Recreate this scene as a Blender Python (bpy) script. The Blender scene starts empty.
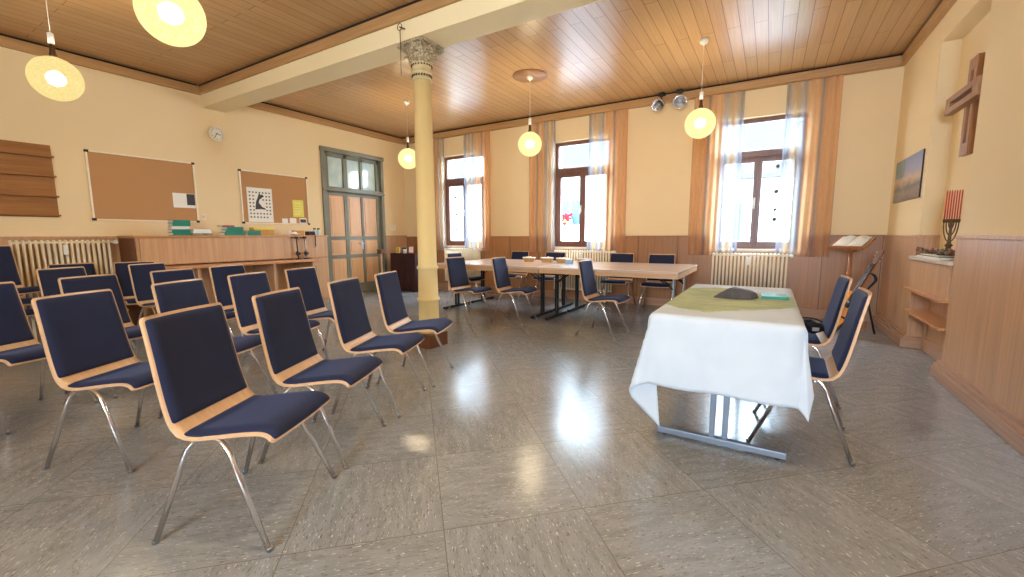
import bpy, bmesh, math, random
from mathutils import Vector, Matrix
random.seed(7)
R = math.radians
PI = math.pi
scene = bpy.context.scene
col = scene.collection

# ------------------------------------------------------------------ camera, sky, exposure
EYE = 1.15
cam_d = bpy.data.cameras.new('camera')
cam = bpy.data.objects.new('camera', cam_d)
col.objects.link(cam)
pt, yw, rl = 0.1242, 0.5435, -0.0047
fw = Vector((-math.sin(yw) * math.cos(pt), math.cos(yw) * math.cos(pt), -math.sin(pt)))
rt = Vector((math.cos(yw), math.sin(yw), 0))
up = rt.cross(fw)
r2 = rt * math.cos(rl) + up * math.sin(rl)
u2 = up * math.cos(rl) - rt * math.sin(rl)
cam.matrix_world = Matrix(((r2.x, u2.x, -fw.x, 0), (r2.y, u2.y, -fw.y, 0), (r2.z, u2.z, -fw.z, EYE), (0, 0, 0, 1)))
cam_d.sensor_width = 36
cam_d.lens = 36 * 424.635 / 1024
cam_d.clip_start = 0.02
cam_d.clip_end = 200
scene.camera = cam

world = bpy.data.worlds.new('sky')
scene.world = world
world.use_nodes = True
bgn = world.node_tree.nodes['Background']
bgn.inputs[0].default_value = (0.64, 0.81, 1.0, 1)
SKY = 48.0
bgn.inputs[1].default_value = SKY

scene.view_settings.view_transform = 'Standard'
scene.view_settings.look = 'None'
scene.view_settings.gamma = 1
scene.view_settings.use_curve_mapping = False
scene.view_settings.exposure = 0.36
LAMP_W = 330.0
LAMP_COL = (1.0, 0.89, 0.72)

def portal(name, x, y, z, sx, sz, inward):
    l = bpy.data.lights.new(name, 'AREA')
    l.shape = 'RECTANGLE'; l.size = sx; l.size_y = sz
    l.cycles.is_portal = True
    o = bpy.data.objects.new(name, l); col.objects.link(o)
    o.location = (x, y, z)
    o.rotation_euler = (R(-90) if inward < 0 else R(90), 0, 0)

# ------------------------------------------------------------------ room numbers (metres)
XL, XR, XN = -7.128, 1.275, 1.42
YB, YR = 7.14, -3.4
ZC = 3.30
ZG, ZB = 3.272, 3.167
ZW = 1.137
NY0, NY1, NZ = 4.64, 5.75, 2.94
WINS = [(-6.03, -4.97), (-3.43, -2.36), (-0.755, 0.345)]
WZ0, WZ1 = 0.94, 2.80
DY0, DY1, DZ = 5.06, 6.48, 2.77
REAR = [(-0.7, 0.7, 1.1, 2.5)]

for i, (a, b) in enumerate(WINS):
    portal('daylight_portal', (a + b) / 2, YB + 0.42, (WZ0 + WZ1) / 2, b - a, WZ1 - WZ0, -1)
for a, b, c, d in REAR:
    portal('daylight_portal', (a + b) / 2, YR - 0.32, (c + d) / 2, b - a, d - c, 1)

# ------------------------------------------------------------------ material helpers
def lin(c):
    return tuple(((v / 255) / 12.92 if v / 255 <= 0.04045 else ((v / 255 + 0.055) / 1.055) ** 2.4) for v in c) + (1,)

class NT:
    def __init__(s, name):
        s.m = bpy.data.materials.new(name); s.m.use_nodes = True
        s.t = s.m.node_tree; s.n = s.t.nodes
        s.b = s.n['Principled BSDF']; s.out = s.n['Material Output']
    def new(s, t, **kw):
        n = s.n.new(t)
        for k, v in kw.items():
            setattr(n, k, v)
        return n
    def link(s, a, b):
        s.t.links.new(a, b)
    def coords(s, kind='Object', scale=(1, 1, 1), rot=(0, 0, 0), loc=(0, 0, 0)):
        tc = s.new('ShaderNodeTexCoord'); mp = s.new('ShaderNodeMapping')
        s.link(tc.outputs[kind], mp.inputs[0])
        mp.inputs['Scale'].default_value = scale
        mp.inputs['Rotation'].default_value = rot
        mp.inputs['Location'].default_value = loc
        return mp.outputs[0]
    def noise(s, vec, scale, detail=3, rough=0.55, dist=0.0):
        n = s.new('ShaderNodeTexNoise')
        s.link(vec, n.inputs['Vector'])
        n.inputs['Scale'].default_value = scale; n.inputs['Detail'].default_value = detail
        n.inputs['Roughness'].default_value = rough; n.inputs['Distortion'].default_value = dist
        return n.outputs['Fac']
    def ramp(s, fac, stops, interp='LINEAR'):
        r = s.new('ShaderNodeValToRGB'); r.color_ramp.interpolation = interp
        e = r.color_ramp.elements
        while len(e) < len(stops):
            e.new(0.5)
        for el, (p, c) in zip(e, stops):
            el.position = p; el.color = c
        s.link(fac, r.inputs[0])
        return r.outputs[0]
    def mix(s, fac, a, b, mode='MIX'):
        m = s.new('ShaderNodeMix', data_type='RGBA', blend_type=mode)
        for sock, v in ((m.inputs[0], fac), (m.inputs[6], a), (m.inputs[7], b)):
            if isinstance(v, (int, float, tuple)):
                sock.default_value = v
            else:
                s.link(v, sock)
        return m.outputs[2]
    def math(s, op, a, b=0.0):
        m = s.new('ShaderNodeMath', operation=op)
        for sock, v in ((m.inputs[0], a), (m.inputs[1], b)):
            if isinstance(v, (int, float)):
                sock.default_value = v
            else:
                s.link(v, sock)
        return m.outputs[0]
    def bump(s, h, strength=0.2, dist=0.01):
        b = s.new('ShaderNodeBump'); b.inputs['Strength'].default_value = strength
        b.inputs['Distance'].default_value = dist
        s.link(h, b.inputs['Height']); s.link(b.outputs[0], s.b.inputs['Normal'])
    def set(s, color=None, rough=None, metal=None, spec=None):
        for k, v in (('Base Color', color), ('Roughness', rough), ('Metallic', metal), ('Specular IOR Level', spec)):
            if v is None:
                continue
            if isinstance(v, (int, float, tuple)):
                s.b.inputs[k].default_value = v
            else:
                s.link(v, s.b.inputs[k])
        return s.m

def plain(name, c, rough=0.6, metal=0.0, var=0.06, scale=14, spec=0.5, bump=0.0):
    t = NT(name)
    f = t.noise(t.coords(), scale, 3)
    c1 = lin(c); c0 = tuple(v * (1 - var) for v in c1[:3]) + (1,); c2 = tuple(min(1, v * (1 + var)) for v in c1[:3]) + (1,)
    if bump:
        t.bump(t.noise(t.coords(), scale * 8, 2), bump, 0.003)
    return t.set(t.ramp(f, [(0.3, c0), (0.7, c2)]), rough, metal, spec)

def wood(name, c_dark, c_light, grain=(30, 30, 1.2), rough=0.45, spec=0.4, planks=None, scale=1.0):
    """Veneer: grain stretched along the axis with the small scale; planks = (axis index, width) tints whole boards."""
    t = NT(name)
    f = t.noise(t.coords(scale=grain), 1.0 * scale, 5, 0.6, 0.6)
    g = t.noise(t.coords(scale=tuple(v * 5 if v > 5 else v * 1.5 for v in grain)), 1.0 * scale, 2)
    c = t.ramp(f, [(0.28, lin(c_dark)), (0.72, lin(c_light))])
    c = t.mix(0.22, c, t.ramp(g, [(0.35, lin(c_dark)), (0.6, lin(c_light))]))
    if planks:
        ax, w = planks
        sx = t.new('ShaderNodeSeparateXYZ'); t.link(t.coords(), sx.inputs[0])
        q = t.math('DIVIDE', sx.outputs[ax], w)
        wn = t.new('ShaderNodeTexWhiteNoise', noise_dimensions='1D')
        t.link(t.math('FLOOR', q), wn.inputs['W'])
        tint = t.ramp(wn.outputs['Value'], [(0, (0.86, 0.84, 0.82, 1)), (1, (1.1, 1.08, 1.05, 1))])
        c = t.mix(1.0, c, tint, 'MULTIPLY')
        fr = t.math('FRACT', q)
        line = t.math('LESS_THAN', t.math('ABSOLUTE', t.math('SUBTRACT', fr, 0.5)), 0.492)
        c = t.mix(line, lin(tuple(v * 0.55 for v in c_dark)), c)
    return t.set(c, rough, None, spec)

# ------------------------------------------------------------------ materials
M = {}
def wall_mat(name, c):
    t = NT(name)
    f = t.noise(t.coords(), 0.8, 3)
    c1 = lin(c)
    t.bump(t.noise(t.coords(), 120, 2), 0.06, 0.002)
    return t.set(t.ramp(f, [(0.3, tuple(v * 0.97 for v in c1[:3]) + (1,)), (0.7, c1)]), 0.75, None, 0.3)
M['wall'] = wall_mat('wall_paint', (234, 209, 166))
M['beam'] = wall_mat('beam_paint', (242, 224, 182))
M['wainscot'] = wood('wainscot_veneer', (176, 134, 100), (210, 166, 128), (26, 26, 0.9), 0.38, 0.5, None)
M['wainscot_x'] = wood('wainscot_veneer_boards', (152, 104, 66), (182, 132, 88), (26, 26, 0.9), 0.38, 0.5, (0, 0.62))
M['cornice'] = wood('cornice_wood', (164, 124, 80), (194, 152, 104), (2, 2, 40), 0.45, 0.4)
M['base'] = wood('baseboard_wood', (158, 118, 92), (190, 150, 122), (1.2, 1.2, 40), 0.35, 0.5)
M['dark'] = plain('painted_gap_shade', (40, 24, 16), 0.9)
M['cab'] = wood('cabinet_veneer', (180, 136, 98), (212, 168, 128), (22, 22, 0.8), 0.4, 0.45)
M['cabtop'] = wood('cabinet_top_wood', (178, 120, 74), (206, 150, 102), (30, 1.0, 30), 0.35, 0.5)
M['rack'] = wood('rack_wood', (132, 86, 44), (166, 112, 62), (30, 1.6, 14), 0.55, 0.3)
M['beech'] = wood('beech_plywood', (204, 160, 118), (226, 184, 142), (6, 40, 6), 0.3, 0.5)
M['beech_table'] = wood('table_top_beech', (206, 178, 158), (226, 200, 182), (1.6, 34, 34), 0.16, 0.6)
M['tableedge'] = wood('table_edge_beech', (196, 150, 108), (220, 178, 136), (1.6, 34, 34), 0.35, 0.5)
M['crosswood'] = wood('cross_wood', (142, 98, 66), (180, 134, 98), (30, 30, 2), 0.5, 0.4)
M['lectern'] = wood('lectern_wood', (142, 86, 46), (180, 118, 70), (20, 20, 2), 0.4, 0.5)
M['guitar_top'] = wood('spruce_top', (214, 120, 30), (236, 152, 58), (40, 2, 2), 0.2, 0.6)
M['guitar_side'] = wood('guitar_side_wood', (120, 62, 24), (158, 88, 36), (4, 4, 20), 0.2, 0.6)
M['winframe'] = wood('window_frame_wood', (96, 62, 54), (124, 84, 72), (20, 20, 2), 0.35, 0.5)
M['sill'] = plain('sill_stone', (206, 190, 172), 0.4)
M['doorframe'] = plain('door_frame_paint', (124, 122, 106), 0.45, 0, 0.08, 3)
M['doorpanel'] = wood('door_panel_wood', (204, 152, 104), (230, 180, 132), (14, 14, 0.9), 0.4, 0.45)
M['chrome'] = plain('chrome', (236, 236, 240), 0.18, 1.0, 0.02)
M['steel'] = plain('brushed_steel', (168, 168, 170), 0.3, 1.0, 0.04)
M['greymetal'] = plain('grey_painted_steel', (126, 134, 146), 0.4, 0.2, 0.04)
M['black'] = plain('black_plastic', (20, 19, 20), 0.45)
M['blacksteel'] = plain('black_painted_steel', (24, 22, 24), 0.4, 0.1)
M['rad'] = plain('radiator_enamel', (238, 226, 200), 0.3, 0, 0.03)
M['white'] = plain('white_plastic', (236, 234, 226), 0.4, 0, 0.02)
M['paper'] = plain('white_paper', (236, 232, 222), 0.8, 0, 0.02)
M['print'] = plain('grey_print', (70, 66, 72), 0.8, 0, 0.2, 60)
M['yellow'] = plain('yellow_paper', (226, 214, 96), 0.8, 0, 0.03)
M['teal'] = plain('teal_cover', (22, 128, 108), 0.5, 0, 0.08)
M['red'] = plain('red_cover', (172, 44, 48), 0.5)
M['wax'] = plain('red_wax', (206, 74, 60), 0.45, 0, 0.05)
M['bronze'] = plain('aged_bronze', (96, 72, 48), 0.4, 0.6, 0.25, 30)
M['column'] = wall_mat('column_paint', (232, 206, 146))
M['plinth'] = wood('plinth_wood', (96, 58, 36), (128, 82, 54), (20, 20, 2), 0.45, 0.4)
M['maroon'] = plain('maroon_cloth', (58, 26, 26), 0.9, 0, 0.2, 8)
M['black_cloth'] = plain('black_bag_cloth', (30, 29, 34), 0.9, 0, 0.3, 50, 0.1, 0.4)
M['slate'] = plain('slate_stone', (78, 76, 80), 0.6, 0, 0.3, 18, 0.4, 0.5)
M['sage'] = plain('dried_sprigs', (134, 138, 120), 0.8, 0, 0.35, 40)
M['cardboard'] = plain('kraft_card', (196, 150, 84), 0.8)
M['blue'] = plain('light_blue_card', (150, 196, 236), 0.6)
M['wicker'] = wood('wicker', (170, 128, 74), (216, 178, 120), (60, 60, 120), 0.7, 0.2)
M['napkin'] = plain('white_napkin', (240, 238, 234), 0.85, 0, 0.02)
M['cork_trim'] = plain('board_trim', (240, 226, 200), 0.5)
M['ground'] = plain('street_asphalt', (120, 120, 122), 0.9)
M['facade'] = plain('white_facade', (150, 154, 160), 0.9, 0, 0.03, 2)
M['facade_warm'] = plain('cream_facade', (150, 150, 150), 0.9, 0, 0.03, 2)
M['housewin'] = plain('house_window_pane', (44, 60, 80), 0.4, 0, 0.1, 3, 0.1)
M['flower'] = plain('red_geranium', (120, 10, 16), 0.9, 0, 0.3, 40, 0.1)
M['leafgreen'] = plain('leaf_green', (92, 140, 60), 0.7, 0, 0.4, 30)
M['ornament'] = plain('grey_ornament', (70, 74, 66), 0.6)

def cork():
    t = NT('cork')
    f = t.noise(t.coords(), 160, 3, 0.7)
    return t.set(t.ramp(f, [(0.3, lin((172, 126, 84))), (0.7, lin((198, 150, 106)))]), 0.9, None, 0.1)
M['cork'] = cork()

def fabric(name, c):
    t = NT(name)
    f = t.noise(t.coords(), 420, 2, 0.6)
    g = t.noise(t.coords(), 7, 3)
    k = lin(c)
    cc = t.ramp(f, [(0.3, tuple(v * 0.75 for v in k[:3]) + (1,)), (0.7, tuple(min(1, v * 1.25) for v in k[:3]) + (1,))])
    cc = t.mix(0.5, cc, t.ramp(g, [(0.3, tuple(v * 0.85 for v in k[:3]) + (1,)), (0.7, tuple(min(1, v * 1.15) for v in k[:3]) + (1,))]))
    t.bump(f, 0.25, 0.002)
    t.b.inputs['Sheen Weight'].default_value = 0.14
    t.b.inputs['Sheen Roughness'].default_value = 0.5
    t.b.inputs['Sheen Tint'].default_value = (0.45, 0.55, 1.0, 1)
    return t.set(cc, 0.85, None, 0.25)
M['navy'] = fabric('navy_upholstery', (34, 38, 62))

def linen():
    t = NT('white_tablecloth')
    w = t.noise(t.coords(scale=(1, 1, 1)), 300, 2)
    t.bump(w, 0.1, 0.001)
    return t.set(t.ramp(t.noise(t.coords(), 5, 2), [(0.3, lin((196, 205, 214))), (0.7, lin((206, 214, 222)))]), 0.8, None, 0.2)
M['linen'] = linen()

def runner():
    t = NT('green_runner_cloth')
    f = t.noise(t.coords(rot=(0, 0, R(35)), scale=(6, 30, 6)), 1, 4, 0.7)
    g = t.noise(t.coords(), 5, 2)
    c = t.ramp(f, [(0.3, lin((136, 146, 108))), (0.55, lin((176, 184, 142))), (0.75, lin((208, 212, 168)))])
    c = t.mix(0.45, c, t.ramp(g, [(0.35, lin((150, 160, 122))), (0.65, lin((192, 198, 154)))]))
    return t.set(c, 0.85, None, 0.2)
M['runner'] = runner()

def floor_mat():
    t = NT('linoleum_tiles')
    T = 0.585; ang = R(44)
    tc = t.new('ShaderNodeTexCoord'); mp = t.new('ShaderNodeMapping', vector_type='TEXTURE')
    t.link(tc.outputs['Object'], mp.inputs[0])
    mp.inputs['Location'].default_value = (-1.031, 1.179, 0)
    mp.inputs['Rotation'].default_value = (0, 0, ang)
    mp.inputs['Scale'].default_value = (T, T, T)
    p = mp.outputs[0]
    sx = t.new('ShaderNodeSeparateXYZ'); t.link(p, sx.inputs[0])
    fx = t.math('FLOOR', sx.outputs[0]); fy = t.math('FLOOR', sx.outputs[1])
    par = t.math('MODULO', t.math('ABSOLUTE', t.math('ADD', fx, fy)), 2)
    wn = t.new('ShaderNodeTexWhiteNoise', noise_dimensions='2D')
    cb = t.new('ShaderNodeCombineXYZ'); t.link(fx, cb.inputs[0]); t.link(fy, cb.inputs[1])
    t.link(cb.outputs[0], wn.inputs['Vector'])
    def streak(scale, lo, hi):
        out = []
        for sc in ((scale[0], scale[1], 1), (scale[1], scale[0], 1)):
            m2 = t.new('ShaderNodeMapping'); t.link(p, m2.inputs[0])
            m2.inputs['Scale'].default_value = sc
            n = t.noise(m2.outputs[0], 1.0, 3, 0.6, 0.4)
            out.append(t.ramp(n, [(lo, (0, 0, 0, 1)), (hi, (1, 1, 1, 1))]))
        return t.mix(par, out[0], out[1])
    base = t.mix(streak((3.2, 16), 0.3, 0.7), lin((130, 131, 131)), lin((152, 154, 155)))
    base = t.mix(streak((19, 84), 0.59, 0.66), base, lin((112, 100, 86)))
    base = t.mix(streak((21, 92), 0.62, 0.68), base, lin((212, 206, 194)))
    base = t.mix(1.0, base, t.ramp(wn.outputs['Value'], [(0, (0.93, 0.93, 0.93, 1)), (1, (1.05, 1.04, 1.03, 1))]), 'MULTIPLY')
    ex = t.math('ABSOLUTE', t.math('SUBTRACT', t.math('FRACT', sx.outputs[0]), 0.5))
    ey = t.math('ABSOLUTE', t.math('SUBTRACT', t.math('FRACT', sx.outputs[1]), 0.5))
    joint = t.math('GREATER_THAN', t.math('MAXIMUM', ex, ey), 0.4972)
    base = t.mix(joint, base, lin((112, 100, 88)))
    rn = t.noise(t.coords(), 3.0, 3)
    rg = t.new('ShaderNodeMapRange'); t.link(rn, rg.inputs[0])
    rg.inputs[3].default_value = 0.14; rg.inputs[4].default_value = 0.24
    bn = t.noise(t.coords(), 26, 2)
    t.bump(bn, 0.035, 0.01)
    return t.set(base, rg.outputs[0], None, 0.55)
M['floor'] = floor_mat()

def ceiling_mat():
    t = NT('ceiling_planks')
    b = t.new('ShaderNodeTexBrick')
    t.link(t.coords(rot=(0, 0, R(90)), loc=(0.53, 0.02, 0)), b.inputs['Vector'])
    b.offset = 0.5; b.offset_frequency = 2; b.squash = 1
    b.inputs['Scale'].default_value = 1
    b.inputs['Brick Width'].default_value = 1.9
    b.inputs['Row Height'].default_value = 0.125
    b.inputs['Mortar Size'].default_value = 0.0028
    b.inputs['Mortar Smooth'].default_value = 0.1
    b.inputs['Color1'].default_value = lin((200, 160, 114)); b.inputs['Color2'].default_value = lin((180, 140, 96))
    b.inputs['Mortar'].default_value = lin((92, 56, 30))
    g = t.noise(t.coords(scale=(60, 1.6, 1)), 1, 4, 0.6, 0.3)
    c = t.mix(0.35, b.outputs['Color'], t.ramp(g, [(0.3, lin((166, 126, 84))), (0.7, lin((208, 170, 124)))]))
    c = t.mix(b.outputs['Fac'], c, lin((92, 56, 30)))
    inv = t.math('SUBTRACT', 1.0, b.outputs['Fac'])
    t.bump(inv, 0.4, 0.004)
    return t.set(c, 0.3, None, 0.5)
M['ceiling'] = ceiling_mat()

def glass():
    t = NT('window_glass')
    tr = t.new('ShaderNodeBsdfTransparent'); gl = t.new('ShaderNodeBsdfGlossy'); mx = t.new('ShaderNodeMixShader')
    tr.inputs[0].default_value = (0.97, 0.99, 0.985, 1)
    gl.inputs['Roughness'].default_value = 0.02
    mx.inputs[0].default_value = 0.06
    t.link(tr.outputs[0], mx.inputs[1]); t.link(gl.outputs[0], mx.inputs[2])
    t.link(mx.outputs[0], t.out.inputs[0])
    return t.m
M['glass'] = glass()

def transom_glass():
    t = NT('transom_glass')
    t.b.inputs['Base Color'].default_value = lin((176, 204, 204))
    t.b.inputs['Roughness'].default_value = 0.08
    t.b.inputs['Specular IOR Level'].default_value = 0.8
    n = t.noise(t.coords(), 6, 2)
    t.link(t.ramp(n, [(0.3, lin((184, 212, 212))), (0.7, lin((214, 230, 226)))]), t.b.inputs['Base Color'])  # pale base colour stands in for light from behind the panes
    return t.m
M['transom'] = transom_glass()

def globe(name, opaque, glow):
    t = NT(name)
    tr = t.new('ShaderNodeBsdfTransparent'); em = t.new('ShaderNodeEmission'); mx = t.new('ShaderNodeMixShader')
    gl = t.new('ShaderNodeBsdfGlossy'); gl.inputs['Roughness'].default_value = 0.05
    tr.inputs[0].default_value = (1, 0.93, 0.74, 1)
    em.inputs[1].default_value = glow
    n = t.noise(t.coords(), 55, 2, 0.6)
    t.link(t.ramp(n, [(0.35, lin((250, 226, 140))), (0.65, lin((255, 240, 176)))]), em.inputs[0])
    mx.inputs[0].default_value = opaque
    t.link(tr.outputs[0], mx.inputs[1]); t.link(em.outputs[0], mx.inputs[2])
    m2 = t.new('ShaderNodeMixShader'); m2.inputs[0].default_value = 0.04
    t.link(mx.outputs[0], m2.inputs[1]); t.link(gl.outputs[0], m2.inputs[2])
    t.link(m2.outputs[0], t.out.inputs[0])
    return t.m
M['globe'] = globe('frosted_globe_glass', 0.8, 1.15)
M['globe_clear'] = globe('clear_globe_glass', 0.55, 0.9)

def emit(name, c, s):
    t = NT(name)
    e = t.new('ShaderNodeEmission'); e.inputs[0].default_value = lin(c); e.inputs[1].default_value = s
    t.link(e.outputs[0], t.out.inputs[0])
    return t.m
M['bulb'] = emit('lit_bulb', (255, 236, 190), 10)

def curtain_mat(name, mirror):
    t = NT(name)
    tc = t.new('ShaderNodeTexCoord'); sx = t.new('ShaderNodeSeparateXYZ')
    t.link(tc.outputs['Generated'], sx.inputs[0])
    u = sx.outputs[0]
    if mirror:
        u = t.math('SUBTRACT', 1.0, u)
    O = lin((246, 186, 130)); G = lin((150, 162, 184)); C = lin((204, 188, 158)); P = lin((236, 192, 148)); W = lin((184, 192, 202)); D = lin((196, 168, 146)); Q = lin((112, 128, 156))
    c = t.ramp(u, [(0.0, D), (0.05, O), (0.16, P), (0.26, O), (0.33, Q), (0.39, O), (0.50, P), (0.57, O), (0.62, G), (0.68, W), (0.76, C), (0.82, P), (0.88, W), (0.95, Q), (1.0, G)])
    a = t.ramp(u, [(0.0, (0.66, 0.66, 0.66, 1)), (0.3, (0.58, 0.58, 0.58, 1)), (0.5, (0.52, 0.52, 0.52, 1)), (0.9, (0.46, 0.46, 0.46, 1)), (1.0, (0.64, 0.64, 0.64, 1))])
    th = t.noise(t.coords(scale=(260, 1, 3)), 1, 2)
    c = t.mix(0.18, c, t.ramp(th, [(0.3, lin((180, 140, 110))), (0.7, lin((250, 236, 214)))]))
    df = t.new('ShaderNodeBsdfDiffuse'); tl = t.new('ShaderNodeBsdfTranslucent'); tr = t.new('ShaderNodeBsdfTransparent')
    t.link(c, df.inputs[0]); t.link(c, tl.inputs[0])
    m1 = t.new('ShaderNodeMixShader'); m1.inputs[0].default_value = 0.5
    t.link(df.outputs[0], m1.inputs[1]); t.link(tl.outputs[0], m1.inputs[2])
    m2 = t.new('ShaderNodeMixShader'); t.link(a, m2.inputs[0])
    t.link(tr.outputs[0], m2.inputs[1]); t.link(m1.outputs[0], m2.inputs[2])
    t.link(m2.outputs[0], t.out.inputs[0])
    return t.m
M['curtain_l'] = curtain_mat('striped_voile', False)
M['curtain_r'] = curtain_mat('striped_voile_mirrored', True)

def roof_tiles():
    t = NT('roof_tiles')
    b = t.new('ShaderNodeTexBrick')
    t.link(t.coords(rot=(R(90), 0, 0)), b.inputs['Vector'])
    b.inputs['Scale'].default_value = 1
    b.inputs['Brick Width'].default_value = 0.9; b.inputs['Row Height'].default_value = 0.2; b.inputs['Mortar Size'].default_value = 0.014
    b.inputs['Color1'].default_value = lin((33, 30, 31)); b.inputs['Color2'].default_value = lin((31, 29, 30)); b.inputs['Mortar'].default_value = lin((22, 22, 24))
    return t.set(b.outputs['Color'], 0.9, None, 0.2)
M['roof'] = roof_tiles()

def landscape_print():
    t = NT('landscape_photo')
    tc = t.new('ShaderNodeTexCoord'); sx = t.new('ShaderNodeSeparateXYZ'); t.link(tc.outputs['Generated'], sx.inputs[0])
    n = t.noise(t.coords(scale=(1, 3, 8)), 2, 4)
    z = t.math('ADD', sx.outputs[2], t.math('MULTIPLY', t.math('SUBTRACT', n, 0.5), 0.28))
    c = t.ramp(z, [(0.0, lin((98, 86, 80))), (0.2, lin((132, 116, 108))), (0.3, lin((86, 82, 92))), (0.38, lin((150, 128, 110))), (0.5, lin((196, 160, 124))), (0.6, lin((150, 148, 168))), (0.85, lin((122, 132, 170))), (1, lin((112, 122, 160)))])
    g = t.math('MULTIPLY', t.math('GREATER_THAN', sx.outputs[1], 0.62), t.math('GREATER_THAN', sx.outputs[2], 0.58))
    tree = t.noise(t.coords(scale=(1, 30, 6)), 1, 3)
    c = t.mix(t.math('MULTIPLY', g, 0.8), c, t.ramp(tree, [(0.35, lin((60, 84, 80))), (0.65, lin((120, 142, 136)))]))
    return t.set(c, 0.35, None, 0.5)
M['landscape'] = landscape_print()

def newsprint(name, ink, scale):
    t = NT(name)
    b = t.new('ShaderNodeTexBrick')
    t.link(t.coords(rot=(R(90), 0, R(90))), b.inputs['Vector'])
    b.inputs['Scale'].default_value = scale; b.inputs['Brick Width'].default_value = 1.6; b.inputs['Row Height'].default_value = 0.5
    b.inputs['Mortar Size'].default_value = 0.13
    b.inputs['Color1'].default_value = lin(ink); b.inputs['Color2'].default_value = lin((190, 186, 180)); b.inputs['Mortar'].default_value = lin((236, 232, 224))
    return t.set(b.outputs['Color'], 0.85, None, 0.2)
M['lined'] = newsprint('printed_sheet', (176, 172, 168), 34)

def capital_mat():
    t = NT('capital_stone')
    f = t.noise(t.coords(), 60, 4, 0.7)
    t.bump(f, 0.8, 0.012)
    return t.set(t.ramp(f, [(0.36, lin((116, 96, 74))), (0.5, lin((178, 160, 128))), (0.64, lin((214, 200, 168)))]), 0.7, None, 0.3)
M['capital'] = capital_mat()
M['capital_plain'] = plain('capital_plain_paint', (206, 186, 140), 0.6, 0, 0.1, 20)
M['plate'] = wood('ceiling_plate_wood', (150, 106, 70), (174, 128, 88), (20, 2, 20), 0.4, 0.4)

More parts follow.
